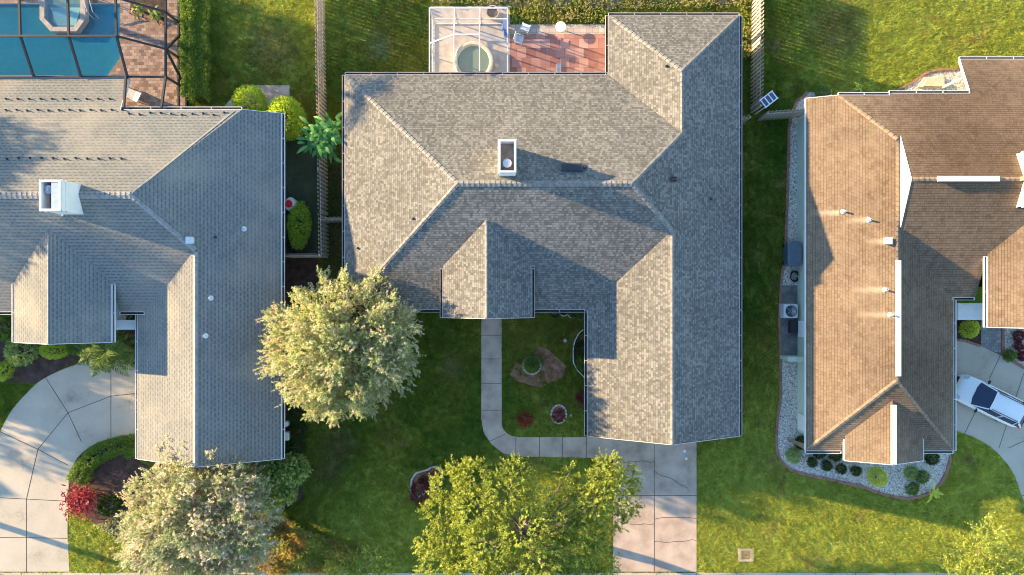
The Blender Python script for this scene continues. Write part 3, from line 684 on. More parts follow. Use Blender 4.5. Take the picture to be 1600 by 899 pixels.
slab('bare_soil', [(675, -60), (1160, -60), (1160, 5), (1080, 10), (950, 14), (870, 8), (800, 12), (740, 6), (675, 4)], .01, DIRT, ex=False)
for i, (rf) in enumerate((RA, RC, RB)):
    for k, (P, F) in enumerate(rf.sol):
        m = .7; excl([(F[0][0]+m, F[0][1]+m), (F[1][0]-m, F[1][1]+m), (F[2][0]-m, F[2][1]-m), (F[3][0]+m, F[3][1]-m)])

# ------------------------------------------------------------------ grass
def inside(P, poly):
    x, y = P[:, 0], P[:, 1]; r = np.zeros(len(P), bool); n = len(poly)
    for i in range(n):
        x1, y1 = poly[i]; x2, y2 = poly[(i+1) % n]
        if abs(y2-y1) < 1e-9: continue
        c = ((y1 > y) != (y2 > y)) & (x < (x2-x1)*(y-y1)/(y2-y1)+x1); r ^= c
    return r
def grass(name, region, dens, hmin, hmax, label, rng, width=.034, mat=None, per=14, rad=.075):
    x0, x1, y0, y1 = region; A = (x1-x0)*(y1-y0); nt = int(A*dens/per)
    C = np.c_[rng.uniform(x0, x1, nt), rng.uniform(y0, y1, nt)]
    keep = np.ones(nt, bool)
    for e in EXC: keep &= ~inside(C, e)
    C = C[keep]; nt = len(C); th = rng.uniform(.45, 1.6, nt)*(1+.25*np.sin(C[:, 0]*1.7)*np.sin(C[:, 1]*2.1)); tt = rng.random(nt)
    n = nt*per; P = np.repeat(C, per, 0)+rng.normal(scale=rad, size=(n, 2)); H = np.repeat(th, per)*rng.uniform(hmin, hmax, n)
    keep = np.ones(n, bool)
    for e in EXC: keep &= ~inside(P, e)
    P = P[keep]; H = H[keep]; ti = np.clip(np.repeat(tt, per)[keep]*.5+rng.random(keep.sum())*.5, 0, 1); n = len(P)
    a = rng.uniform(0, 2*math.pi, n); ln = rng.uniform(.3, 1.5, n)*H; la = rng.uniform(0, 2*math.pi, n)
    V = np.zeros((n, 3, 3)); dx, dy = np.cos(a)*width*.5, np.sin(a)*width*.5
    V[:, 0, 0] = P[:, 0]-dx; V[:, 0, 1] = P[:, 1]-dy; V[:, 1, 0] = P[:, 0]+dx; V[:, 1, 1] = P[:, 1]+dy
    V[:, 2, 0] = P[:, 0]+np.cos(la)*ln; V[:, 2, 1] = P[:, 1]+np.sin(la)*ln; V[:, 2, 2] = H
    return tag(npmesh(name, V.reshape(-1, 3), np.arange(n*3).reshape(-1, 3), np.repeat(ti, 3), mat or GRASS), label, 'grass', kind='stuff')
gx0, gy1 = T(-50, -50)[:2]; gx1, gy0 = T(1650, 950)[:2]
# (the pool opening has no grass either; the deck polygons cover it)
excl(TP([(-60, -80), (290, -80), (290, 175), (-60, 175)]))
grass('lawn_grass', (gx0, gx1, gy0, gy1), 850, .06, .125, 'short lawn grass growing between the houses and round the paths', np.random.default_rng(3))

# ------------------------------------------------------------------ plants
def crown_dirs(n, rng, zmin=-.35):
    D = norm(rng.normal(size=(int(n*2.2), 3))); D = D[D[:, 2] > zmin]; return D[:n]
def trunkmesh(root, base, h, r, limbs, mat, rng, name='trunk'):
    b = MB(); base = Vector(base)
    k = 5; pts = [base+Vector((rng.normal()*.05*i, rng.normal()*.05*i, h*i/k)) for i in range(k+1)]
    b.tube(pts, [r*(1.25-.6*i/k) for i in range(k+1)], mat, 9)
    top = pts[-1]
    for L in limbs:
        L = Vector(L); s0 = pts[-2] if rng.random() < .4 else top; m_ = s0+(L-s0)*.5+Vector((rng.normal()*.15, rng.normal()*.15, .25*abs(rng.normal())))
        b.tube([s0, s0+(m_-s0)*.5, m_, m_+(L-m_)*.55, L], [r*.5, r*.4, r*.28, r*.18, r*.06], mat, 6)
        for _ in range(3):
            a = m_+(L-m_)*rng.uniform(.1, .8); e = a+Vector(rng.normal(size=3)*.2*(L-m_).length+np.array([0, 0, .2])); b.tube([a, a+(e-a)*.5+Vector((0, 0, .08)), e], [r*.14, r*.1, r*.03], mat, 5)
    return b.build(name, root)
def crape(name, label, px, py, zc, rx, ry, rz, mat, seed, group=None, nt=330, acc=.25, h=1.9):
    """crown of upright plume-like sprays with gaps between them"""
    rng = np.random.default_rng(seed); c = T(px, py, zc); root = thing(name, label, 'tree', (c.x, c.y, 0), group=group)
    ctr = np.array([0, 0, zc]); ax = np.array([rx, ry, rz]); Vs, ts = [], []
    D = crown_dirs(nt, rng, -.5); n = len(D); rr = lump(D, seed, .09)*rng.uniform(.74, 1.06, n); inner = rng.random(n) < .22; rr[inner] *= .6
    E = D*rr[:, None]*ax+ctr; A = norm(D*np.array([1, 1, .9])+np.array([0, 0, .5])+rng.normal(size=(n, 3))*.3); Lb = rng.uniform(.9, 1.9, n)
    for j in range(n):
        m = int(rng.integers(18, 32)); u = rng.random(m)
        O = E[j]-A[j]*(u*Lb[j])[:, None]+rng.normal(size=(m, 3))*(.10+.22*u)[:, None]; d = A[j]+rng.normal(size=(m, 3))*(.35+.4*u)[:, None]
        base = rng.normal(.5, .2)
        V, t = twig_leaves(O, d, rng.uniform(.25, .6, m), 18, .115, .055, rng, spread=.75, tint=np.clip(rng.normal(base, .2, m), 0, 1), tipacc=acc*.5 if rng.random() < .5 else acc*1.6)
        Vs.append(V); ts.append(t)
    V = np.concatenate(Vs); npmesh('crown', V, quadF(V), np.concatenate(ts), mat, root)
    L = [tuple(E[j]-A[j]*Lb[j]*.8) for j in range(0, n, max(1, n//26))]
    trunkmesh(root, (0, 0, 0), h, .17, L, PBARK, rng); return root
def clumpy(name, label, px, py, clumps, mat, seed, trunk_h=2.2, leaf=.13, per=110, k=16, tr=.3, bark=BARK, base=None, cat='tree', group=None, tw=(.3, .6), core=.35, acc=0.0):
    """clumps: (px, py, z, radius m)"""
    rng = np.random.default_rng(seed); c = T(px, py, 0) if base is None else Vector(base); root = thing(name, label, cat, (c.x, c.y, 0), group=group)
    Vs, ts, L = [], [], []
    for (x, y, z, r) in clumps:
        q = np.array(T(x, y, z)-Vector((c.x, c.y, 0))); n = int(per*r*r*1.6)+8
        D = crown_dirs(n, rng, -.6); n = len(D); O = D*(rng.uniform(core, 1, n)**.6)[:, None]*r*np.array([1, 1, .75])*lump(D, int(rng.integers(1e6)), .25)[:, None]+q
        o = norm(D+np.array([0, 0, .35])+rng.normal(size=(n, 3))*.45)
        V, t = twig_leaves(O, o, rng.uniform(tw[0], tw[1], n), k, leaf, leaf*.55, rng, spread=.9, tint=np.clip(rng.normal(.5, .25, n)+rng.normal()*.18, 0, 1), tipacc=acc)
        Vs.append(V); ts.append(t); L.append(q*np.array([1, 1, 1])-np.array([0, 0, r*.2]))
    V = np.concatenate(Vs); t = np.concatenate(ts); npmesh('crown', V, quadF(V), t, mat, root)
    if trunk_h: trunkmesh(root, (0, 0, 0), trunk_h, tr, L[:40], bark, rng)
    return root
# tree in front of the middle house's left corner
crape('crape_myrtle', 'round pale green crape myrtle at the left front corner of the middle house', 536, 541, 4.1, 4.5, 4.3, 2.7, CRAPE, 21)
crape('crape_myrtle', 'round pink flecked crape myrtle by the bottom edge beside the left driveway bed', 308, 815, 3.7, 4.7, 4.5, 2.5, CRAPE2, 22, acc=.5)
rng = np.random.default_rng(5)
oc = [(700, 760, 5, 1.3), (690, 800, 4.6, 1.3), (705, 845, 5, 1.5), (735, 745, 5.6, 1.2), (745, 800, 6.2, 1.7), (765, 850, 6.2, 1.9), (790, 770, 6.4, 1.5), (815, 830, 6.6, 1.8), (845, 870, 6.4, 1.7),
      (805, 740, 5.6, 1.0), (840, 785, 6, 1.1), (870, 815, 6, 1.3), (905, 850, 5.8, 1.6), (920, 790, 5.6, 1.4), (945, 750, 5.2, 1.3), (965, 770, 5.0, 1.3), (950, 725, 4.8, .7), (978, 745, 4.8, .9), (920, 825, 5.2, 1.3),
      (935, 880, 5, 1.3), (690, 880, 5, 1.4), (740, 900, 5.5, 1.8), (800, 915, 5.8, 2.0), (870, 920, 5.8, 1.9), (665, 850, 4.6, .7), (717, 735, 5, .7), (905, 765, 5.2, .8), (890, 740, 4.6, .5), (980, 790, 4.4, .8), (760, 945, 5, 1.8), (840, 960, 5, 1.8), (905, 945, 5, 1.6), (958, 810, 4.2, .8)]
clumpy('oak_tree', 'spreading yellow green oak growing left of the middle driveway near the bottom edge', 822, 818, [(x, y, z+.9, r*.72) for x, y, z, r in oc], OAK, 31, trunk_h=3.4, leaf=.12, per=92, k=17, tr=.27, core=.5)
clumpy('young_tree', 'small pale tree top poking up at the bottom edge left of the oak', 568, 880, [(560, 885, 2.4, .6), (585, 872, 2.8, .65), (600, 885, 2.6, .6), (540, 893, 2.2, .5), (575, 905, 2.6, .8), (605, 868, 2.4, .4), (525, 885, 1.8, .4)], OAK, 32, trunk_h=1.2, per=90, leaf=.1, tr=.09, bark=PBARK)
clumpy('young_tree', 'spiky light green tree top in the bottom right corner of the lawn', 1525, 862, [(1530, 860, 4, .8), (1545, 835, 4.2, .6), (1520, 890, 4, .9), (1555, 880, 3.8, .9), (1575, 905, 3.8, 1.0), (1490, 900, 3.6, .8), (1535, 915, 4, 1.2), (1590, 880, 3.4, .5), (1543, 850, 4.6, .4), (1515, 855, 3.6, .6)], OAK, 33, trunk_h=1.4, per=80, leaf=.11, tr=.07, tw=(.45, .95), bark=BARK)
# papaya-like plant by the fence
def broadleaf(name, label, cat, px, py, h, n, ll, lw, mat, seed, stem=True, droop=.25, zs=(.6, 1.0), rr=.12, group=None, base_off=True):
    """plant of long or lobed leaves fanning from a stem"""
    rng = np.random.default_rng(seed); c = T(px, py, h*.8); root = thing(name, label, cat, (c.x, c.y, 0), group=group); b = None
    Vs = []; ts = []
    a = rng.uniform(0, 2*math.pi, n); el = rng.uniform(-.1, .9, n); L = rng.uniform(.7, 1.1, n)*ll
    O = np.c_[rng.normal(size=(n, 2))*rr, rng.uniform(zs[0], zs[1], n)*h]
    D = np.c_[np.cos(a)*np.cos(el), np.sin(a)*np.cos(el), np.sin(el)]
    seg = 4; tb = rng.random(n); F = []; P0 = O; 
    B = norm(np.cross(D, np.array([0, 0, 1.0])))
    V = np.zeros((n, (seg+1)*2, 3))
    for s in range(seg+1):
        t = s/seg; w_ = lw*math.sin(math.pi*min(.97, .12+.88*t))**.8
        cpt = O+D*(L*t)[:, None]; cpt[:, 2] -= droop*L*t*t*1.6
        V[:, s*2] = cpt-B*w_/2; V[:, s*2+1] = cpt+B*w_/2; V[:, s*2, 2] += w_*.18; V[:, s*2+1, 2] += w_*.18
    i0 = np.arange(n)[:, None]*(seg+1)*2; F = np.concatenate([i0+np.array([[s*2, s*2+1, s*2+3, s*2+2]]) for s in range(seg)])
    t = np.clip(np.repeat(tb, (seg+1)*2)*.7+rng.random(n*(seg+1)*2)*.3, 0, 1)
    npmesh('leaves', V.reshape(-1, 3), F, t, mat, root)
    if stem:
        s_ = MB(); s_.tube([(0, 0, 0), (0, 0, h*.5), (0, 0, h*.95)], [.06, .05, .03], PBARK, 7); s_.build('stem', root)
    return root
broadleaf('papaya_tree', 'leafy bright green papaya growing over the wooden fence', 'tree', 508, 217, 2.6, 210, .85, .22, PAPAYA, 41, droop=.25, zs=(.72, 1.1), rr=.42)
def palm(name, label, px, py, h, nf, L, mat, seed, tr=.14, world=None, nl=46, group=None):
    rng = np.random.default_rng(seed); c = T(px, py, 0) if world is None else Vector(world)
    root = thing(name, label, 'palm', (c.x, c.y, 0), group=group); Vs, ts = [], []; ribs = MB()
    for k in range(nf):
        a = 2*math.pi*k/nf*2.4+rng.normal()*.15; e0 = rng.uniform(.15, 1.2); Lk = L*rng.uniform(.85, 1.1)
        t = np.linspace(0, 1, nl); r_ = Lk*(t*math.cos(e0)*(1+.25*t)); z = h+Lk*(t*math.sin(e0)-t*t*(.35+.55*math.sin(e0)))
        Cc = np.c_[r_*math.cos(a), r_*math.sin(a), z]; dd = np.gradient(Cc, axis=0); dd = norm(dd); sd = np.array([-math.sin(a), math.cos(a), 0])
        ribs.tube([Cc[i] for i in range(0, nl, 9)], [.02*(1-i/nl)+.006 for i in range(0, nl, 9)], mat, 4, cap=False)
        for sg in (-1, 1):
            ll = Lk*.34*np.sin(np.pi*np.clip(.12+.85*t, 0, 1)); D = sd*sg*.9+dd*.55+np.array([0, 0, -.15]); D = D+rng.normal(size=D.shape)*.07
            Vs.append(leaf_quads(Cc[3:], D[3:], ll[3:], .05, rng, .8)); ts.append(np.repeat(np.clip(.45+rng.normal()*.15+rng.normal(size=nl-3)*.12, 0, 1), 4))
    V = np.concatenate(Vs); npmesh('fronds', V, quadF(V), np.concatenate(ts), mat, root)
    ribs.build('frond_stems', root)
    tm = MB(); tm.tube([(0, 0, 0), (.03, 0, h*.5), (0, 0, h)], [tr*1.25, tr, tr*.95], BARK, 9); tm.build('trunk', root); return root
palm('sago_palm', 'feathery sago palm on the edge of the left driveway', 188, 545, 1.5, 26, 1.85, FROND, 51)
def shrub(name, label, px, py, r, h, mat, seed, ry=None, leaf=.07, dens=1.0, cat='shrub', group=None, stems=True, amp=.14, sprd=.7, rz=0, acc=0.0, k=7, shell=.55, loc=None, tw=.22):
    rng = np.random.default_rng(seed); c = T(px, py, h*.55) if loc is None else Vector(loc); ry = ry or r
    n = int(420*dens*(r*ry+(r+ry)*h*.5)/(leaf/.07)**1.3)+30
    D = crown_dirs(n, rng, -.75); n = len(D); O = D*(rng.uniform(shell, 1, n)**.5)[:, None]*lump(D, seed, amp)[:, None]*np.array([r-.08, ry-.08, h*.5-.05]); O[:, 2] += h*.5
    O[:, 2] = np.maximum(O[:, 2], .03); o = norm(D+np.array([0, 0, .35])+rng.normal(size=(n, 3))*.4)
    V, t = twig_leaves(O, o, tw, k, leaf, leaf*.6, rng, spread=sprd, tint=np.clip(rng.normal(.5, .25, n), 0, 1), tipacc=acc)
    ob = npmesh('foliage', V, quadF(V), t, mat)
    root = thing(name, label, cat, (c.x, c.y, 0), rz, group); ob.parent = root
    b = MB()
    for q in range(6):
        a = q*1.05; b.tube([(0, 0, 0), (math.cos(a)*r*.3, math.sin(a)*ry*.3, h*.35), (math.cos(a)*r*.6, math.sin(a)*ry*.6, h*.7)], [.03, .02, .008], BARK, 5)
    b.build('stems', root); return root
def hedge(name, label, pts, wd, h, mat, seed, leaf=.08, dens=1.0, cat='hedge', lumpy=.12, acc=0.0):
    """leafy hedge along a line of photo pixels"""
    rng = np.random.default_rng(seed); P = [np.array(T(x, y, h*.7)) for x, y in pts]; c = P[0].copy(); c[2] = 0
    Os, Ds = [], []
    for a, b_ in zip(P, P[1:]):
        L = np.linalg.norm(b_-a); n = int(420*dens*L*(wd+h)/(leaf/.07)**1.3); t = rng.uniform(-.02, 1.02, n)[:, None]; d = (b_-a)/L; nn = np.array([-d[1], d[0], 0])
        th = rng.uniform(-.35*math.pi, 1.35*math.pi, n); k = rng.uniform(.6, 1, n)**.5; cs, sn = np.cos(th), np.sin(th)
        sx = np.sign(cs)*np.abs(cs)**.6; sz = np.sign(sn)*np.abs(sn)**.6
        q = a+(b_-a)*t; wob = 1+lumpy*np.sin(q[:, 0]*2.3+q[:, 1]*1.9+1)+lumpy*.6*np.sin(q[:, 0]*5.1-q[:, 1]*4.3)
        O = q+nn*(sx*k*wd*.5*wob)[:, None]; O[:, 2] = np.maximum(.04, h*.5+sz*k*h*.5*(.9+.1*wob)); Os.append(O); Ds.append(nn*sx[:, None]+np.array([0, 0, 1.0])*(sz+.3)[:, None])
    O = np.concatenate(Os); D = norm(np.concatenate(Ds)); D = norm(D+rng.normal(size=D.shape)*.45); n = len(O)
    V, t = twig_leaves(O, D, .22, 7, leaf, leaf*.6, rng, spread=.75, tint=np.clip(rng.normal(.5, .25, n), 0, 1), tipacc=acc)
    root = thing(name, label, cat, tuple(c)); ob = npmesh('foliage', V-c, quadF(V), t, mat, root)
    b = MB(); b.tube([(q[0]-c[0], q[1]-c[1], .01) for q in P], .03, BARK, 5)
    for a, b_ in zip(P, P[1:]):
        k = max(1, int(np.linalg.norm(b_-a)/.6))
        for q in range(k+1): m_ = a+(b_-a)*q/k-c; b.tube([(m_[0], m_[1], 0), (m_[0]+.05, m_[1], h*.6)], [.03, .012], BARK, 5)
    b.build('stems', root); return root
hedge('hedge', 'tall clipped hedge between the pool cage and the left back lawn', [(302, 150), (301, 80), (300, -25)], 1.05, 1.85, MIDL, 61, leaf=.085)
shrub('shrub', 'round bright green bush behind the left house beside the patio slab', 389, 159, .98, 1.6, LIMEL, 62, leaf=.09, dens=1.6)
shrub('shrub', 'large double bright green bush at the right back corner of the left house', 448, 184, 1.1, 2.0, LIMEL, 63, ry=1.35, leaf=.09, rz=.4, dens=1.6)
shrub('shrub', 'lime green oval bush next to the red and white tank', 467, 353, .66, 1.35, LIMEL, 64, ry=1.45, leaf=.09, dens=1.8)
hedge('hedge', 'low curved hedge on the inside bend of the left driveway', [(214, 695), (185, 697), (155, 708), (131, 728), (119, 752)], .85, .8, MIDL, 65)
shrub('shrub', 'small green bush under the garage corner inside the curved hedge', 203, 704, .5, .7, MIDL, 66)
broadleaf('cordyline', 'large bright red cordyline at the edge of the left driveway', 'shrub', 123, 783, .95, 560, .36, .085, REDL, 67, droop=.25, zs=(.25, 1.0), rr=.42, stem=False)
shrub('shrub', 'dark glossy low shrub between the red cordyline and the pink flecked tree', 172, 790, .75, .55, DARKL, 68, ry=.6, leaf=.12)
for i, (x, y, r, h, lb) in enumerate(((9, 510, .8, 1.4, 'leafy green bush cut by the left edge below the porch eave'), (32, 548, .95, 1.1, 'speckled yellow green bush left of the round clipped bush'), (4, 580, .55, .7, 'small bright green bush low at the left edge'), (205, 556, .5, .9, 'green bush squeezed between the sago palm and the garage wall'), (200, 491, .6, 1.2, 'dark shrub behind the white entry beam of the left house'))):
    shrub('shrub', lb, x, y, r, h, (MIDL, VARIE, LIMEL, MIDL, DARKL)[i], 70+i, leaf=.1)
shrub('shrub', 'wide smooth clipped lime bush below the left porch roof', 84, 547, .95, .95, LIMEL, 76, ry=.62, leaf=.05, amp=.04, dens=1.6, tw=.12)
shrub('shrub', 'smaller clipped green bush right of the wide lime bush', 119, 543, .62, .8, MIDL, 77, ry=.55, leaf=.05, amp=.04, dens=1.6, tw=.12)
# big variegated shrubs below the left house
for i, (x, y, r, h) in enumerate(((455, 735, .9, 2.0), (425, 740, 1.0, 2.2), (395, 738, .9, 2.0), (440, 766, .9, 1.7), (412, 775, .9, 1.6))):
    shrub('variegated_shrub', ('variegated shrub at the right end of the row under the left garage wall', 'tall variegated shrub second from the right under the left garage wall', 'variegated shrub tucked against the pink flecked tree', 'variegated shrub jutting into the lawn below the row', 'low variegated shrub beside the pink flecked tree crown')[i], x, y, r, h, VARIE, 80+i, leaf=.15, group='variegated shrubs below the left house', amp=.3, k=9, tw=.3)
for i, (x, y, r) in enumerate(((463, 650, .55), (466, 677, .6), (463, 700, .55))):
    shrub('dark_shrub', ('dark shrub nearest the round crape myrtle along the left house wall', 'dark shrub in the middle of three along the left house wall', 'dark shrub at the corner end of three along the left house wall')[i], x, y, r, .9, DARKL, 90+i, group='dark shrubs along the left house wall')
# ground cover bottom left
def cover(name, label, region, n, h, leaf, mat, seed, cat='ground cover', wob=1.0):
    rng = np.random.default_rng(seed); reg = np.array([(p[0], p[1]) for p in TP(region)]); lo, hi = reg.min(0), reg.max(0)
    C = np.c_[rng.uniform(lo[0], hi[0], n), rng.uniform(lo[1], hi[1], n)]; C = C[inside(C, reg)]; n = len(C)
    ln = .5+.5*np.sin(C[:, 0]*1.9+1.3*np.sin(C[:, 1]*1.1))*np.sin(C[:, 1]*2.3+np.cos(C[:, 0]))
    O = np.c_[C, h*(.1+.9*ln*wob)*rng.uniform(.5, 1, n)]; D = norm(np.c_[rng.normal(size=(n, 2)), np.abs(rng.normal(size=n))+.5])
    V, t = twig_leaves(O, D, .2, 6, leaf, leaf*.6, rng, tint=np.clip(.3+.4*ln+rng.normal(0, .2, n), 0, 1))
    V[:, 2] = np.maximum(V[:, 2], .02)
    return tag(npmesh(name, V, quadF(V), t, mat), label, cat, kind='stuff')
cover('ground_cover', 'orange and green ground cover plants along the bottom left lawn edge', [(395, 800), (440, 800), (470, 822), (510, 838), (545, 850), (560, 870), (540, 892), (395, 892)], 9000, .55, .11, COVER, 101)
cover('weeds', 'sunlit creeping weeds and brown tufts behind the middle house', [(676, -50), (1176, -50), (1176, 95), (1157, 95), (1157, 14), (952, 14), (948, 36), (797, 36), (790, 8), (676, 8)], 8500, .22, .085, WEEDS, 102, cat='weeds')
cover('flowering_ground_cover', 'pale pink flowering ground cover under the left edge of the pink flecked tree', [(150, 820), (175, 832), (205, 858), (225, 850), (200, 825), (190, 800), (175, 810)], 900, .25, .08, CRAPE2, 103)
# middle house front beds
def ringbed(px, py, r, name='planter_ring', label='', ry=None, mulch=REDMULCH, hgt=.12, rz=0):
    c = T(px, py); root = thing(name, label, 'flower bed', (c.x, c.y, 0), rz); ry = ry or r
    m_ = MB(); m_.disc((0, 0, .05), r, mulch, 24, 1, ry/r); m_.build('mulch', root)
    s_ = MB(); n = int(2*math.pi*(r+ry)/2/.2)
    for k in range(n):
        a = 2*math.pi*k/n; s_.box((r*math.cos(a), ry*math.sin(a), hgt/2), (.11, .175, hgt*random.uniform(.8, 1.2)), STONE, rz=a+random.uniform(-.1, .1))
    s_.build('stone_border', root); return root
slab('mulch_patch', [(797, 585), (806, 566), (820, 575), (833, 556), (842, 541), (857, 547), (872, 560), (884, 572), (880, 590), (860, 598), (846, 605), (825, 601), (808, 596)], .022, REDMULCH)
ringbed(831, 571, .56, label='round bed of pale stones holding a clipped green bush', mulch=MULCH)
shrub('shrub', 'clipped green bush inside the round stone ring', 831, 569, .5, .6, MIDL, 110, leaf=.06, dens=1.5)
ringbed(873, 647, .48, label='oval stone ring holding a small maroon plant', ry=.58)
shrub('maroon_plant', 'small maroon plant inside the oval stone ring', 873, 650, .36, .4, MAROON, 111, leaf=.09, dens=.7)
shrub('red_plant', 'loose pink red plant on the lawn left of the oval stone ring', 820, 655, .42, .4, REDL, 112, leaf=.1, dens=.6, amp=.3)
hb = [(642, 768), (643, 750), (650, 739), (660, 736), (668, 734), (674, 730), (684, 729), (692, 736), (692, 748), (684, 758), (672, 768), (660, 772), (650, 780)]
slab('mulch_bed', hb, .03, REDMULCH)
edging('stone_edging', hb, .11, .12, STONE, 'pale stones edging the heart shaped red bed on the front lawn', 'edging', gap=.18, closed=True)
shrub('maroon_plant', 'spiky dark maroon plant spilling over the tip of the heart shaped bed', 656, 768, .6, .5, MAROON, 113, ry=.8, leaf=.13, amp=.3, dens=.7, rz=-.6)
shrub('maroon_plant', 'maroon plant in the upper right lobe of the heart shaped bed', 674, 750, .5, .4, MAROON, 114, ry=.6, leaf=.13, amp=.3, dens=.5, rz=-.6)
def sc(x0, y0, x1, y1, n, bul, sg=1):
    o = []
    for k in range(n):
        for t in (0, .25, .5, .75):
            u = (k+t)/n; nx, ny = -(y1-y0), (x1-x0); l = math.hypot(nx, ny); o.append((x0+(x1-x0)*u+sg*nx/l*bul*math.sin(math.pi*t), y0+(y1-y0)*u+sg*ny/l*bul*math.sin(math.pi*t)))
    return o+[(x1, y1)]
edging('scalloped_edging', sc(846, 482, 914, 498, 5, 4), .05, .18, WHITE, 'white scalloped edging along the wall bed right of the porch', 'edging', gap=.12)
e2 = [(911, 515), (903, 522), (897, 535), (895, 552), (896, 568), (903, 580), (914, 591)]
edging('scalloped_edging', e2, .05, .18, WHITE, 'white curved edging bulging out from the garage wall', 'edging', gap=.14)
slab('wall_bed', [(840, 470), (925, 470), (925, 597), (914, 592), (903, 582), (896, 569), (894, 552), (897, 535), (903, 521), (912, 513), (914, 499), (880, 492), (846, 484)], .014, MULCH)
for i, (x, y, r, m_) in enumerate(((868, 486, .35, DARKL), (898, 489, .35, MIDL), (907, 497, .3, MIDL), (908, 545, .4, DARKL), (909, 570, .35, MIDL), (911, 620, .4, MAROON))):
    shrub('wall_plant', ('dark green plant behind the white scalloped edging', 'bright plant near the inner corner of the wall bed', 'small plant right in the inner corner of the wall bed', 'dark plant inside the white curved edging', 'green plant at the lower end of the white curved edging', 'maroon plant against the garage wall below the curved edging')[i], x, y, r, .45, m_, 120+i, leaf=.07)
b = MB(); c = T(883, 532); b.lathe((0, 0, 0), [(.10, 0), (.13, .08), (.06, .14), (.01, .15)], STONE, 7); tag(b.build('pale_stone'), 'pale stone lying on the grass left of the curved edging', 'stone').location = (c.x, c.y, 0)
b = MB(); c = T(892, 649); b.lathe((0, 0, 0), [(.07, 0), (.08, .05), (.01, .09)], STONE, 7); tag(b.build('pale_stone'), 'tiny pale stone on the grass right of the oval ring', 'stone').location = (c.x, c.y, 0)
for i, (x, y, lb) in enumerate(((1070, 705, 'upper of two white paper scraps on the driveway'), (1072, 717, 'lower of two white paper scraps on the driveway'))):
    b = MB(); pts = [(.12*math.cos(a)*random.uniform(.7, 1.2), .12*math.sin(a)*random.uniform(.7, 1.2)) for a in np.linspace(0, 2*math.pi, 8)[:-1]]
    b.prism(pts, 0, .012, WHITE); o = tag(b.build('paper_scrap'), lb, 'litter'); c = T(x, y, .06); o.location = c
# utility box
c = T(1165, 867); root = thing('utility_box', 'square concrete utility box with a brown lid in the sunny lawn', 'utility box', (c.x, c.y, 0))
b = MB(); b.b2(-.5, .5, -.42, -.28, 0, .07, CONC_A).b2(-.5, .5, .28, .42, 0, .07, CONC_A).b2(-.5, -.3, -.28, .28, 0, .07, CONC_A).b2(.3, .5, -.28, .28, 0, .07, CONC_A); b.build('concrete_frame', root)
b = MB(); b.b2(-.298, .298, -.278, .278, 0, .055, plain('brown_lid', (.28, .18, .13), .8, var=.3, sc=6)); b.box((0, 0, .062), (.14, .03, .015), BLACKM); b.build('lid', root)

# ------------------------------------------------------------------ fences
def fence(label, pts, h=1.8, pitch=.125, pw=.125, world=False, lean=.0, name='wooden_fence'):
    P = [T(x, y, h) for x, y in pts]; P = [Vector((p.x, p.y, 0)) for p in P]; root = thing(name, label, 'fence', tuple(P[0])); o = P[0]
    for a, c in zip(P, P[1:]):
        a = a-o; c = c-o; L = (c-a).length; d = (c-a).normalized(); n_ = Vector((-d.y, d.x, 0)); ang = math.atan2(d.y, d.x); k = int(L/pitch); b = MB()
        for t in range(k):
            m_ = a+d*(t+.5)*L/k; hh = h+random.uniform(-.03, .03); sd = n_*(.085 if t % 2 == 0 else -.085)
            b.box((m_.x+sd.x, m_.y+sd.y, hh/2), (pw, .022, hh), WOOD, rz=ang+random.uniform(-.02, .02), ry=random.uniform(-.01, .01))
        for z in (.35, .95, h-.28): b.bar(a+Vector((0, 0, z)), c+Vector((0, 0, z)), .045, .09, WOOD)
        b.build('picket_panel', root)
        for t in range(max(1, int(L/2.4))+1):
            m_ = a+d*min(L, t*L/max(1, int(L/2.4))); q = MB(); q.box((m_.x-n_.x*.05, m_.y-n_.y*.05, (h+.04)/2), (.09, .09, h+.04), WOOD, rz=ang); q.build('fence_post', root)
    return root
fence('weathered picket fence running down the left lot line beside the papaya', [(493, -60), (495, 100), (497, 200), (499, 330), (500, 398)])
fence('short fence joining the left house to the picket fence', [(444, 399), (500, 399)])
fence('short leaning fence between the picket fence and the middle house', [(501, 342), (543, 341)])
fence('weathered picket fence down the right lot line behind the middle house', [(1192, -60), (1191, 60), (1190, 165)])
fence('cross fence from the gate to the right house corner', [(1200, 176), (1264, 172)])
fence('short fence piece between the middle house and the white gate', [(1148, 187), (1172, 182)])
c0, c1 = T(1163, 180, 1.8), T(1199, 152, 1.8); ang = math.atan2(c1.y-c0.y, c1.x-c0.x)
g_ = thing('arched_gate', 'white lattice arbor gate tilted in the fence gap right of the middle house', 'gate', (T(1184, 168).x, T(1184, 168).y, 0), ang)
b = MB(); GM = plain('white_gate_vinyl', (.72, .75, .8), .4)
for x in (-.42, .42):
    for y in (-.25, .25): b.box((x, y, .95), (.07, .07, 1.9), GM)
b.build('gate_post', g_); b = MB()
for y in (-.28, .28): b.box((0, y, 1.92), (1.05, .07, .06), GM)
for x in (-.45, -.15, .15, .45): b.box((x, 0, 1.95), (.06, .62, .04), GM)
b.build('top_lattice', g_); b = MB(); b.box((0, 0, 1.86), (.95, .54, .03), plain('gate_roof_panel', (.10, .13, .19), .4)); b.build('roof_panel', g_); b = MB(); b.box((0, 0, .85), (.76, .03, 1.4), plain('gate_panel', (.2, .24, .3), .5)); b.build('gate_panel', g_)

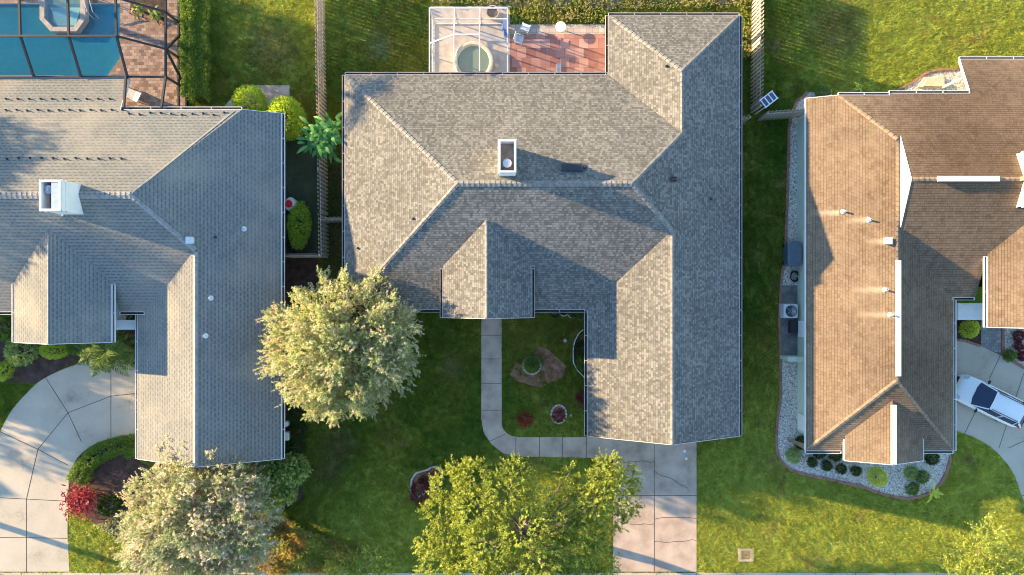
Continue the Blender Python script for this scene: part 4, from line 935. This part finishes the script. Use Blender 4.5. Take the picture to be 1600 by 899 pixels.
# ------------------------------------------------------------------ pool, spa and cage on the left
b = MB(); D = -1.3
P = [(p[0], p[1]) for p in POOL]
shelf_x = T(100, 0)[0]
b.face([(P[0][0], P[3][1], D), (shelf_x, P[3][1], D), (shelf_x, P[0][1], D), (P[0][0], P[0][1], D)], POOLD)
b.face([(shelf_x, P[3][1], -.75), (P[1][0], P[3][1], -.75), (P[1][0], P[0][1], -.75), (shelf_x, P[0][1], -.75)], POOLT)
b.face([(shelf_x, P[3][1], D), (shelf_x, P[3][1], -.75), (shelf_x, P[0][1], -.75), (shelf_x, P[0][1], D)], POOLT)
for i in range(5):
    p, q = P[i], P[(i+1) % 5]; b.face([(p[0], p[1], D), (q[0], q[1], D), (q[0], q[1], .05), (p[0], p[1], .05)], POOLT)
s0 = T(150, 6); s1 = T(188, 60)
for k in range(3): b.b2(s0.x+k*.35, s1.x-.004, s1.y+.3*k, s0.y-.006, -.745, -.62+k*.18, POOLT)
b.b2(P[1][0]-2.2, P[1][0]-.002, P[3][1]+.002, P[3][1]+.5, -.746, -.5, POOLT)
struct(b.build('pool_basin'))
b = MB(); b.face([(p[0], p[1], -.10) for p in P[::-1]], WATER); struct(b.build('pool_water'))
oct_ = [(67, -4), (67, 33), (84, 52), (124, 52), (138, 33), (138, -4)]; ins = [(74, -4), (74, 31), (87, 45), (120, 45), (130, 31), (130, -4)]
root = thing('spa', 'octagonal stone rimmed spa set in the swimming pool', 'spa', tuple(T(100, 25)))
c = T(100, 25); b = MB()
for i in range(5):
    A, B, C_, D_ = [T(*oct_[i]), T(*oct_[i+1]), T(*ins[i+1]), T(*ins[i])]
    pts = [(q.x-c.x, q.y-c.y) for q in (A, B, C_, D_)]; b.prism(pts, -1.2, .32, plain('spa_stone', (.42, .36, .33), .8, var=.25, sc=5))
b.build('stone_rim', root)
b = MB(); b.face([(T(*q).x-c.x, T(*q).y-c.y, -.3) for q in ins], plain('spa_plaster', (.62, .72, .72), .6)); b.face([(T(*q).x-c.x, T(*q).y-c.y, .0) for q in ((78, 12), (126, 12), (118, 40), (90, 40))][::-1], plain('spa_plaster', 0)); b.build('spa_seat', root)
b = MB(); b.face([(T(*q).x-c.x, T(*q).y-c.y, .2) for q in ins][::-1], WATERS); b.build('spa_water', root)
root = thing('pool_handrail', 'white curved handrails standing beside the spa steps', 'handrail', tuple(T(142, 12)))
for i, (dx) in enumerate((0, .35)):
    b = MB(); b.tube([(dx, .6, 0), (dx, .55, .7), (dx+.05, .2, .85), (dx+.1, -.5, .55), (dx+.12, -.75, -.3)], .025, WHITEV, 8); b.build('rail', root)
def beams(parent, segs, mat, w_=.11, h=.13, nm='beam'):
    for p, q in segs: b = MB(); b.bar(p, q, w_, h, mat); b.build(nm, parent)
def Q(tx, ty, z): return Vector((tx*S, -ty*S, z))
cage = thing('pool_cage', 'dark bronze framed screen enclosure over the swimming pool', 'pool enclosure', tuple(T(285, 120)))
co = cage.location
def CQ(tx, ty, z): return Q(tx, ty, z)-co
seg = []; ye = -309; yk = -358; yt = -470
for x in (-700, -631, -563):
    seg += [(CQ(x, ye, 2.85), CQ(x, yk, 4.0)), (CQ(x, yk, 4.0), CQ(x, yt, 4.2))]
for (ya, z) in ((yk, 4.0), (-412, 4.1), (yt, 4.2)):
    seg += [(CQ(-900, ya, z), CQ(-563, ya, z)), (CQ(-563, ya, z), CQ(-508, ya+8, 2.75))]
seg += [(CQ(-900, ye, 2.85), CQ(-508, ye, 2.75)), (CQ(-508, ye, 2.75), CQ(-508, yt, 2.75)), (CQ(-508, ye, 2.75), CQ(-502, -258, 3.75)), (CQ(-565, ye, 2.85), CQ(-556, -258, 3.75))]
for y in (-262, ye, yk+8, -404, yt+8): seg.append((CQ(-508, y, 2.75), CQ(-508, y, .05)))
seg += [(CQ(-508, ye, .1), CQ(-508, -350, 2.7)), (CQ(-508, -350, 2.7), CQ(-508, -404, .1)), (CQ(-508, -262, 1.1), CQ(-508, yt, 1.1)), (CQ(-508, -262, .1), CQ(-508, yt, .1))]
beams(cage, seg, BRONZE)
b = MB()
xs = (-900, -700, -631, -563)
for a_, c_ in zip(xs, xs[1:]):
    b.face([CQ(a_, ye, 2.84), CQ(c_, ye, 2.84), CQ(c_, yk, 3.99), CQ(a_, yk, 3.99)], SCREEN_D); b.face([CQ(a_, yk, 3.99), CQ(c_, yk, 3.99), CQ(c_, yt, 4.19), CQ(a_, yt, 4.19)], SCREEN_D)
b.face([CQ(-563, ye, 2.84), CQ(-508, ye, 2.74), CQ(-508, yk+8, 2.74), CQ(-563, yk, 3.99)], SCREEN_D); b.face([CQ(-563, yk, 3.99), CQ(-508, yk+8, 2.74), CQ(-508, yt+8, 2.74), CQ(-563, yt, 4.19)], SCREEN_D)
b.face([CQ(-563, ye, 2.84), CQ(-508, ye, 2.74), CQ(-502, -258, 3.74), CQ(-556, -258, 3.74)], SCREEN_D); b.face([CQ(-508, -262, .06), CQ(-508, yt+8, .06), CQ(-508, yt+8, 2.74), CQ(-508, -262, 2.74)], SCREEN_D)
b.build('screen', cage)
# deck plants and lounge inside the cage
slab('planter_bed', [(205, -40), (258, -40), (258, 36), (205, 18)], .10, MULCH, ex=False)
edging('stone_edging', [(203, 20), (230, 27), (258, 38)], .2, .16, BRICKE, 'brick kerb of the planter bed inside the pool cage', 'edging')
for i, (x, y) in enumerate(((215, 12), (242, 20))): broadleaf('tropical_plant', ('left tropical plant in the planter bed inside the pool cage', 'right tropical plant in the planter bed inside the pool cage')[i], 'plant', x, y, .9, 26, .6, .13, FROND, 130+i, zs=(.3, 1))
c = T(208, 149); root = thing('lounge_chair', 'white lounge chair under the corner of the pool cage', 'chair', (c.x, c.y, .06), -.45)
b = MB(); b.box((-.25, 0, .33), (1.2, .6, .06), plain('lounge_fabric', (.55, .58, .62), .7)); b.box((.6, 0, .5), (.7, .6, .05), plain('lounge_fabric', 0), ry=-.6); b.build('seat', root)
for sx in (-.8, .45):
    for sy in (-.26, .26): b = MB(); b.box((sx, sy, .15), (.05, .05, .3), WHITE); b.build('leg', root)
# ------------------------------------------------------------------ screened tub enclosure behind the middle house
enc = thing('screen_enclosure', 'white framed screen room over the round plunge tub behind the middle house', 'pool enclosure', tuple(T(735, 80))); co = enc.location
def EP(px, py, z): return T(px, py, z)-co
A_ = EP(671, 13, 2.6); B_ = EP(793, 13, 2.6); x0, x1, yN = A_.x, B_.x, A_.y; yS = EP(700, 112, 2.95).y; xm1, xm2 = EP(709, 56, 3.3).x, EP(749, 53, 3.3).x; yM = EP(709, 54, 3.3).y
V_ = lambda x, y, z: Vector((x, y, z))
seg = [(V_(x0, yN, 2.6), V_(x1, yN, 2.6)), (V_(x0, yN, 2.6), V_(x0, yS, 2.6)), (V_(x1, yN, 2.6), V_(x1, yS, 2.6)), (V_(x0, yS, 2.62), V_(x1, yS, 2.62)),
       (V_(x0, yN, .05), V_(x0, yN, 2.6)), (V_(x1, yN, .05), V_(x1, yN, 2.6)), (V_(x0, yM-.3, .05), V_(x0, yM-.3, 2.6)), (V_(x0, yS, .05), V_(x0, yS, 2.6)), (V_(x1, yM-.3, .05), V_(x1, yM-.3, 2.6)),
       (V_(xm1, yN, 2.6), V_(xm1, yM, 3.3)), (V_(xm2, yN, 2.6), V_(xm2, yM, 3.3)), (V_(xm1, yM, 3.3), V_(xm1, yS, 3.0)), (V_(xm2, yM, 3.3), V_(xm2, yS, 3.0)), (V_(xm1, yM, 3.3), V_(xm2, yM, 3.3)),
       (V_(x0, yM-.3, 2.6), V_(xm1, yM, 3.3)), (V_(xm2, yM, 3.3), V_(x1, yM-.3, 2.6)), (V_(xm1, yN, .05), V_(xm1, yN, 2.6)), (V_(xm2, yN, .05), V_(xm2, yN, 2.6)),
       (V_(x0, yN, .9), V_(x1, yN, .9)), (V_(x0, yN, .08), V_(x1, yN, .08)), (V_(x0, yN, .9), V_(x0, yS, .9)), (V_(x0, yN, .08), V_(x0, yS, .08)), (V_(x1, yN, .9), V_(x1, yS, .9))]
beams(enc, seg, WHITEV, .065, .075)
b = MB()
b.face([V_(x0, yN, .05), V_(x1, yN, .05), V_(x1, yN, 2.59), V_(x0, yN, 2.59)], SCREEN_W); b.face([V_(x0, yN, .05), V_(x0, yS, .05), V_(x0, yS, 2.59), V_(x0, yN, 2.59)], SCREEN_W); b.face([V_(x1, yN, .05), V_(x1, yS, .05), V_(x1, yS, 2.59), V_(x1, yN, 2.59)], SCREEN_W)
b.face([V_(xm1, yN, 2.59), V_(xm2, yN, 2.59), V_(xm2, yM, 3.29), V_(xm1, yM, 3.29)], SCREEN_W); b.face([V_(xm1, yM, 3.29), V_(xm2, yM, 3.29), V_(xm2, yS, 2.99), V_(xm1, yS, 2.99)], SCREEN_W)
b.face([V_(x0, yN, 2.59), V_(xm1, yN, 2.59), V_(xm1, yM, 3.29), V_(x0, yM-.3, 2.59)], SCREEN_W); b.face([V_(xm2, yN, 2.59), V_(x1, yN, 2.59), V_(x1, yM-.3, 2.59), V_(xm2, yM, 3.29)], SCREEN_W)
b.face([V_(x0, yM-.3, 2.59), V_(xm1, yM, 3.29), V_(xm1, yS, 2.99), V_(x0, yS, 2.59)], SCREEN_W); b.face([V_(xm2, yM, 3.29), V_(x1, yM-.3, 2.59), V_(x1, yS, 2.59), V_(xm2, yS, 2.99)], SCREEN_W)
b.build('screen', enc)
c = T(740, 97, .3); root = thing('plunge_tub', 'round cream plunge tub half filled with green water', 'pool', (c.x, c.y, .05)); rt = 30.5*S
b = MB(); b.lathe((0, 0, 0), [(rt, 0), (rt, .42), (rt-.05, .45), (rt-.17, .45), (rt-.21, .42), (rt-.35, .05), (.01, .04)], CREAM, 48); b.build('tub_shell', root, smooth=False)
b = MB(); b.disc((0, 0, .30), rt-.24, WATERG, 48); b.build('tub_water', root)
c = T(770, 25); root = thing('planter_tub', 'round stone planter tub in the corner of the white screen room', 'planter', (c.x, c.y, .05))
b = MB(); b.lathe((0, 0, 0), [(.32, 0), (.42, .55), (.44, .62), (.36, .62), (.34, .5), (.01, .48)], plain('tan_pot', (.42, .35, .28), .8, var=.2), 28); b.build('pot', root)
b = MB(); b.disc((0, 0, .51), .35, MULCH, 24); b.build('soil', root)
c = T(789, 48); b = MB(); BL = plain('blue_tarp', (.05, .14, .42), .6)
b.face([(-.2, .45, .5), (.15, .45, .7), (.25, -.5, .12), (0, -.55, .05)], BL); b.face([(-.2, .45, .49), (0, -.55, .04), (-.12, -.3, .0), (-.22, .2, .0)], BL); b.box((-.02, 0, .2), (.08, .9, .1), BL, ry=.2); tag(b.build('blue_tarp', origin=(0, 0, 0)), 'crumpled blue tarp at the right side of the white screen room', 'tarp').location = (c.x, c.y, .06)
c = T(776, 104); b = MB(); b.lathe((0, 0, 0), [(.11, 0), (.13, .1), (.12, .14), (.02, .16)], CREAM, 16); tag(b.build('chlorine_float'), 'small round cream float lying beside the plunge tub', 'float').location = (c.x, c.y, .05)
# patio furniture
c = T(875.5, 46.5); root = thing('patio_table', 'small round white pedestal table casting a shadow on the red patio', 'table', (c.x, c.y, .055))
b = MB(); b.lathe((0, 0, 0), [(.33, .42), (.345, .44), (.33, .46)], WHITE, 28); b.disc((0, 0, .46), .33, WHITE, 28); b.face([(.33*math.cos(a), .33*math.sin(a), .42) for a in np.linspace(0, -2*math.pi, 25)[:-1]], WHITE); b.build('tabletop', root)
b = MB(); b.lathe((0, 0, 0), [(.18, 0), (.17, .02), (.035, .05), (.03, .42)], WHITE, 16); b.build('pedestal', root)
def wchair(px, py, rz, label):
    c = T(px, py); root = thing('patio_chair', label, 'chair', (c.x, c.y, .05), rz, 'white patio chairs'); CH = plain('pale_blue_plastic', (.62, .68, .74), .5)
    b = MB(); b.box((0, 0, .40), (.5, .5, .04), CH); b.build('seat', root); b = MB(); b.box((-.26, 0, .68), (.05, .5, .5), CH, ry=-.2); b.build('backrest', root)
    for sx in (-.2, .2):
        for sy in (-.2, .2): b = MB(); b.box((sx, sy, .19), (.045, .045, .38), CH); b.build('leg', root)
    for sy in (-.26, .26): b = MB(); b.box((0, sy, .6), (.46, .05, .03), CH); b.build('armrest', root)
wchair(821, 48, 1.2, 'white patio chair at the back edge of the red patio'); wchair(811, 66, -.3, 'pale blue patio chair closer to the screen room')
c = T(873, 110); b = MB(); b.box((0, 0, .03), (.32, .8, .05), plain('grey_step', (.5, .5, .52), .7)); b.box((0, 0, .07), (.26, .7, .03), plain('grey_step', 0)); tag(b.build('door_mat'), 'narrow grey mat lying on the red patio by the house wall', 'mat').location = (c.x, c.y, .055)
# red and white tank
c = T(452.5, 319, 1.0); root = thing('float_tank', 'white tank with a round red lid beside the lime bush', 'tank', (c.x, c.y, 0))
RED = plain('red_plastic', (.75, .02, .03), .35)
b = MB(); b.lathe((0, 0, 0), [(.28, 0), (.33, .1), (.36, .85), (.30, 1.0), (.12, 1.04)], WHITE, 24, 1, 1.25); b.build('tank_body', root)
b = MB(); b.lathe((-.02, 0, 0), [(.23, 1.04), (.24, 1.13), (.17, 1.21), (.01, 1.24)], RED, 24); b.build('lid', root)
# wall equipment of the left house
for i, (x, y, nm, lb) in enumerate(((449, 662, 'meter_box', 'white meter box on the left house wall beside the dark shrubs'), (451, 681, 'meter_box', 'larger white utility cabinet near the left house corner'))):
    c = T(x, y, .8); root = thing(nm, lb, 'meter box', (c.x-.05, c.y, .5)); b = MB(); b.box((0, 0, .3), (.22, .3+.2*i, .55), WHITE); b.build('box_body', root); b = MB(); b.box((-.03, 0, -.24), (.05, .05, .52), STEEL); b.build('conduit', root)

# ------------------------------------------------------------------ right house side yard
c = T(1237, 397, .5); root = thing('wheeled_bin', 'blue grey rounded cart standing on the gravel by the green wall', 'bin', (c.x, c.y, .03))
BB = plain('blue_grey_plastic', (.09, .115, .15), .35, var=.1)
def rounded(b, c, d, r, mat, n=5):
    x, y, z = d[0]/2, d[1]/2, d[2]
    P = []
    for (cx, cy, a0) in ((x-r, y-r, 0), (-x+r, y-r, 90), (-x+r, -y+r, 180), (x-r, -y+r, 270)):
        for k in range(n): a = R(a0+90*k/(n-1)); P.append((cx+r*math.cos(a), cy+r*math.sin(a)))
    lv = [(1, 0), (1, z*.8), (.97, z*.93), (.86, z)]
    rings = [[(c[0]+p[0]*s, c[1]+p[1]*s, c[2]+h) for p in P] for s, h in lv]
    for A, B in zip(rings, rings[1:]):
        for k in range(len(P)): b.face([A[k], A[(k+1) % len(P)], B[(k+1) % len(P)], B[k]], mat)
    b.face(rings[-1], mat)
b = MB(); rounded(b, (0, 0, .12), (.84, 1.5, .75), .2, BB); b.build('bin_body', root); b = MB(); rounded(b, (0, 0, .86), (.88, 1.56, .16), .22, plain('blue_grey_lid', (.13, .165, .21), .35)); b.build('lid', root)
for sy in (-.55, .55): b = MB(); b.tube([(-.42, sy, .14), (-.34, sy, .14)], .14, BLACKM, 14); b.build('wheel', root)
c = T(1232, 486, .4); root = thing('air_conditioner', 'square air conditioner with a round fan grille on the side yard pad', 'air conditioner', (c.x, c.y, .06))
b = MB(); rounded(b, (0, 0, 0), (.92, .92, .78), .1, plain('ac_casing', (.62, .64, .66), .5)); b.build('casing', root)
b = MB(); b.lathe((0, 0, .785), [(.36, 0), (.36, .02), (.33, .02), (.33, -.0)], BLACKM, 32); b.disc((0, 0, .784), .34, plain('ac_dark', (.03, .045, .07), .4), 32)
for k in range(8): r_ = .06+k*.035; b.lathe((0, 0, .80), [(r_, 0), (r_+.008, .006)], STEEL, 32)
b.build('fan_grille', root); b = MB()
for k in range(5): a = k*2*math.pi/5; b.box((.16*math.cos(a), .16*math.sin(a), .79), (.26, .1, .006), plain('fan_blade', (.16, .2, .26), .4), rz=a)
b.build('fan_blades', root)
c = T(1237, 511); b = MB(); b.box((0, 0, .2), (.5, .75, .4), BLACKM); b.box((0, 0, .42), (.54, .79, .04), plain('dark_lid', (.03, .03, .033), .5)); tag(b.build('pump_box'), 'black rectangular pump box on the stained pad', 'box').location = (c.x, c.y, .06)
c = T(1236, 558); root = thing('low_wall', 'short pale green wall closing the stained pad', 'wall', (c.x, c.y, 0)); b = MB(); b.box((0, 0, .7), (1.5, .22, 1.4), WALL_B); b.build('wall_panel', root); b = MB(); b.box((0, 0, 1.42), (1.56, .3, .06), plain('wall_cap', (.55, .62, .52), .8)); b.build('cap', root)
c = T(1240, 432); root = thing('hose_reel', 'coiled garden hose and reel on the gravel above the air conditioner', 'hose reel', (c.x, c.y, .03))
b = MB()
for k in range(5): rr = .22+.02*k; b.tube([(rr*math.cos(a), rr*1.2*math.sin(a), .05+.03*k) for a in np.linspace(0, 2*math.pi, 20)], .018, BLACKM, 5)
b.build('hose', root); b = MB(); b.box((0, 0, .2), (.5, .08, .4), STEEL); b.build('reel_frame', root)
for i, (x, y0, y1, lb) in enumerate(((1249, 502, 527, 'white electric panel on the green wall by the pump box'), (1249, 648, 672, 'long white panel low on the green wall near the front corner'))):
    a, d = T(x, y0, 1.0), T(x, y1, 1.0); root = thing('wall_panel', lb, 'panel', (W2(446, 0)[0]+.0, (a.y+d.y)/2, .5)); b = MB(); b.box((-.1, 0, .5), (.16, abs(d.y-a.y), .9), WHITE); b.build('panel_box', root); b = MB(); b.box((-.19, 0, .5), (.015, abs(d.y-a.y)*.8, .7), plain('panel_door', (.68, .7, .72), .4)); b.build('panel_door', root)
# pale lattice / pergola behind the right house
c = T(1493, 128, 0); root = thing('pergola', 'white slatted pergola in the notch behind the right house', 'pergola', (c.x, c.y, 0))
for k in range(4): b = MB(); b.box((-.8+k*.55, .1, 2.2), (.1, 1.3, .1), WHITE, rz=-1.05); b.build('slat', root)
for q in ((-.9, -.4), (.9, .4)): b = MB(); b.box((q[0], q[1], 1.07), (.12, .12, 2.14), WHITE); b.build('post', root)
b = MB(); b.box((0, -.42, 2.1), (2.0, .1, .12), WHITE); b.build('beam', root)
c = T(1454, 129); b = MB(); b.prism([(-.9, -.35), (.8, -.35), (.8, .3), (-.5, .3)], 0, .12, plain('cream_step', (.62, .5, .36), .8)); b.prism([(-.6, -.3), (.75, -.3), (.75, .05), (-.4, .05)], .12, .22, plain('cream_step', 0)); tag(b.build('garden_step'), 'cream stepped slab on the gravel behind the right house', 'step').location = (c.x, c.y, .03)
SB = [(1254, 692, .5, .75, DARKL, 'dark bush at the front left corner of the right house'), (1240, 712, .5, .5, VARIE, 'sparse grey green bush in the gravel bed corner'), (1281, 706, .45, .55, DARKL, 'dark bush close under the right house front eave'), (1306, 709, .5, .55, DARKL, 'dark bush beside the front gable of the right house'),
      (1269, 723, .30, .55, DARKL, 'leftmost of four small round bushes in the white gravel'), (1292, 728, .34, .55, DARKL, 'second of four small round bushes in the white gravel'), (1315, 733, .33, .5, DARKL, 'third of four small round bushes in the white gravel'), (1338, 736, .34, .5, DARKL, 'last of four small round bushes in the white gravel'),
      (1372, 746, .62, .7, YELL, 'bright yellow round bush in the white gravel'), (1424, 739, .45, .4, VARIE, 'dull green bush right of the front gable'), (1441, 746, .45, .5, MIDL, 'small leafy bush right of the yellow bush'), (1427, 764, .45, .35, MIDL, 'low bush by the bottom bend of the gravel bed'), (1456, 716, .5, .35, DARKL, 'flat dark bush at the right corner of the gravel bed'),
      (1286, 146, .5, .7, MIDL, 'round green bush in the gravel at the back corner of the right house'), (1516, 514, .62, .9, YELL, 'yellow green bush by the right house entry'), (1578, 556, .4, .5, MIDL, 'small green bush in the gravel above the white car'), (1592, 525, .38, .4, MAROON, 'upper brown bromeliad in the gravel above the white car'), (1592, 541, .32, .35, MAROON, 'middle brown bromeliad in the gravel above the white car'), (1597, 557, .35, .35, MAROON, 'lower brown bromeliad in the gravel above the white car')]
for i, (x, y, r, h, m_, lb) in enumerate(SB): shrub('shrub', lb, x, y, r*.92, h*1.1, m_, 140+i, leaf=.055, dens=1.7, tw=.15, amp=.24)
broadleaf('yellow_plant', 'star shaped pale yellow plant on the brick kerb below the gravel bed', 'plant', 1456, 769, .7, 13, .7, .16, YELL, 170, zs=(.6, 1), rr=.05)
broadleaf('yellow_plant', 'small pale yellow plant on the lawn edge behind the right house', 'plant', 1342, 137, .3, 14, .35, .1, YELL, 171, zs=(.4, 1), rr=.1)

# ------------------------------------------------------------------ car
car = thing('parked_car', 'white wagon with roof rails parked on the right driveway', 'car', (0, 0, 0))
fr, rr_ = T(1497, 602, .8), T(1600, 652, .8); cc = (fr+rr_)/2; car.location = (cc.x, cc.y, .05); hd = math.atan2((fr-rr_).y, (fr-rr_).x); car.rotation_euler = (0, 0, hd)
CW = plain('car_white_paint', (.82, .84, .85), .22, var=.01, spec=.6); L2 = 2.38; W_ = .93
xs = [-2.38, -2.34, -2.2, -1.9, -1.5, -1.0, -.5, 0, .5, .8, 1.0, 1.3, 1.6, 1.9, 2.15, 2.3, 2.38]
def hw(x):                                   # half width of the body in plan
    t = abs(x)/L2; return W_*(1-.10*max(0, (t-.55)/.45)**2-.22*max(0, (t-.9)/.1)**2)
def belt(x): return .95+.03*math.cos(x) if x < .8 else .98-.16*((x-.8)/1.58)**1.6
def roofz(x):
    if x > 1.15: return None
    if x > .35: return 1.46-(x-.35)/.8*.42
    if x < -1.75: return 1.44-(-1.75-x)/.6*.38
    return 1.50-.02*abs(x+.4)
b = MB(); n = 12; rings = []
for x in xs:
    w1 = hw(x); zb = .28; bz = belt(x)*(1 if abs(x) < 2.2 else (.9 if abs(x) < 2.32 else .72)); rg = []
    prof = [(w1*.9, zb), (w1, zb+.15), (w1*1.0, bz-.22), (w1*.97, bz-.06), (w1*.88, bz), (w1*.55, bz+.045), (0, bz+.06)]
    rings.append([(x, y, z) for y, z in prof]+[(x, -y, z) for y, z in prof[-2::-1]])
for A, B in zip(rings, rings[1:]):
    for k in range(len(A)-1): b.face([A[k], A[k+1], B[k+1], B[k]], CW)
b.face(rings[0], CW); b.face(rings[-1][::-1], CW)
me_o = b.build('body', car)
import bmesh
def weld(o, sub=1):
    bm = bmesh.new(); bm.from_mesh(o.data); bmesh.ops.remove_doubles(bm, verts=bm.verts, dist=1e-4); bmesh.ops.recalc_face_normals(bm, faces=bm.faces); bm.to_mesh(o.data); bm.free()
    for p in o.data.polygons: p.use_smooth = True
    if sub: m_ = o.modifiers.new('sub', 'SUBSURF'); m_.levels = sub; m_.render_levels = sub
weld(me_o)
# greenhouse
b = MB(); gx = [1.12, .38, -.6, -1.7, -2.2]; gz = [belt(1.1)+.03, 1.47, 1.52, 1.47, 1.08]; top = [.60, .60, .64, .60, .66]; bot = .80
rg = []
b2_ = [(x, z, t) for x, z, t in zip(gx, gz, top)]
CG = plain('car_glass', (.018, .04, .085), .06, var=.05)
roofp = MB()
for (x0_, z0_, t0_), (x1_, z1_, t1_) in zip(b2_[1:3], b2_[2:4]): roofp.face([(x0_, t0_, z0_), (x1_, t1_, z1_), (x1_, 0, z1_+.045), (x0_, 0, z0_+.045)], CW); roofp.face([(x0_, 0, z0_+.045), (x1_, 0, z1_+.045), (x1_, -t1_, z1_), (x0_, -t0_, z0_)], CW)
for s in (-1, 1):
    roofp.bar((.38, s*.62, 1.455), (1.14, s*.78, .97), .07, .06, CW); roofp.bar((-1.7, s*.62, 1.455), (-2.25, s*.74, .98), .1, .06, CW)
    roofp.bar((-.55, s*.655, 1.50), (-.55, s*.80, .97), .07, .03, CW); roofp.bar((-1.6, s*.62, 1.44), (-1.75, s*.80, .96), .22, .03, CW)
ro = roofp.build('roof', car)
b = MB(); b.face([(1.22, .76, .985), (1.34, .38, 1.0), (1.37, 0, 1.01), (1.34, -.38, 1.0), (1.22, -.76, .985), (.38, -.58, 1.462), (.38, 0, 1.50), (.38, .58, 1.462)], CG); b.build('windshield', car)
b = MB(); b.face([(-1.7, .58, 1.468), (-1.7, 0, 1.50), (-1.7, -.58, 1.468), (-2.24, -.66, 1.02), (-2.3, 0, 1.05), (-2.24, .66, 1.02)], CG); b.build('rear_window', car)
for s in (-1, 1):
    b = MB(); b.face([(1.08, s*.79, .99), (.38, s*.615, 1.46), (-.6, s*.65, 1.508), (-1.7, s*.615, 1.46), (-2.1, s*.79, 1.0), (-1.0, s*.815, .985), (0, s*.82, .985)], CG); b.build('side_window', car)
    b = MB(); b.tube([(.25, s*.56, 1.52), (.15, s*.56, 1.57), (-1.45, s*.56, 1.57), (-1.55, s*.56, 1.50)], .024, BLACKM, 6); b.build('roof_rail', car)
    b = MB(); b.lathe((.75, s*1.02, .95), [(.02, -.06), (.10, -.03), (.11, .04), (.02, .08)], BLACKM, 12, .8, 1.1); b.bar((.75, s*.85, .95), (.75, s*1.0, .97), .05, .05, BLACKM); b.build('side_mirror', car)
    b = MB(); b.face([(2.02, s*.62, .865), (2.27, s*.5, .79), (2.24, s*.75, .74), (1.95, s*.84, .83)], plain('headlight_glass', (.5, .53, .56), .1)); o = b.build('headlight', car); o.location.z = .05
    b = MB(); b.box((-2.3, s*.68, .85), (.1, .25, .2), RED); b.build('taillight', car)
    for x in (1.45, -1.45):
        b = MB(); b.tube([(x, s*.70, .33), (x, s*.91, .33)], .34, plain('tyre_rubber', (.02, .02, .02), .8), 24); wo = b.build('wheel', car); b = MB(); b.tube([(x, s*.905, .33), (x, s*.925, .33)], .22, STEEL, 16); b.build('rim', wo)
b = MB(); b.box((2.37, 0, .5), (.06, 1.1, .22), BLACKM); b.build('grille', car)
b = MB(); b.tube([(1.3, -.6, 1.0), (1.16, .1, 1.05)], .012, BLACKM, 4); b.tube([(1.3, 0, 1.03), (1.16, .55, 1.03)], .012, BLACKM, 4); b.build('wiper', car)
# ------------------------------------------------------------------ neighbours beyond the left edge whose shade reaches the picture
houseD = thing('neighbour_house', 'neighbouring house standing beyond the left edge of the picture', 'house', (0, 0, 0))
RD = Roof(); RD.block(-1900, -1298, 40, 268, .5, None, None, 2.8, 2.8); RD.build(houseD, ROOF_C, CAP_C, WALL_C, caps=[((-1899, 154), (-1299, 154), .15)])
palm('palm_tree', 'tall palm beyond the left edge whose thin trunk shades the driveway', 0, 0, 8.5, 18, 2.3, FROND, 180, .17, world=(-950*S, -322*S, 0))
palm('palm_tree', 'second tall palm beyond the left edge near the street', 0, 0, 8.0, 18, 2.3, FROND, 181, .14, world=(-960*S, -398*S, 0))
palm('palm_tree', 'very tall palm standing beyond the top left corner', 0, 0, 10.0, 20, 2.4, FROND, 182, .18, world=(-935*S, 507*S, 0))
clumpy('shade_tree', 'shade tree beyond the left edge beside the neighbouring house', 0, 0, [(-430+dx, 510+dy, z, 1.7) for dx, dy, z in ((0, 0, 4), (-40, 20, 5), (30, 30, 4.5), (10, -40, 5), (-50, -30, 4), (0, 60, 3.6), (40, -10, 3.6))], MIDL, 183, base=tuple(T(-370, 505)), per=60, leaf=.16, k=12)
clumpy('shade_tree', 'shade tree beyond the left edge level with the left house roof', 0, 0, [(-560+dx, 120+dy, z, 1.8) for dx, dy, z in ((0, 0, 8.5), (-50, 20, 8), (40, 60, 8.5), (10, -60, 8), (-50, -80, 7.5), (0, 100, 7.5), (50, -10, 8))], MIDL, 184, base=tuple(T(-370, 190)), per=50, leaf=.16, k=12, trunk_h=4)
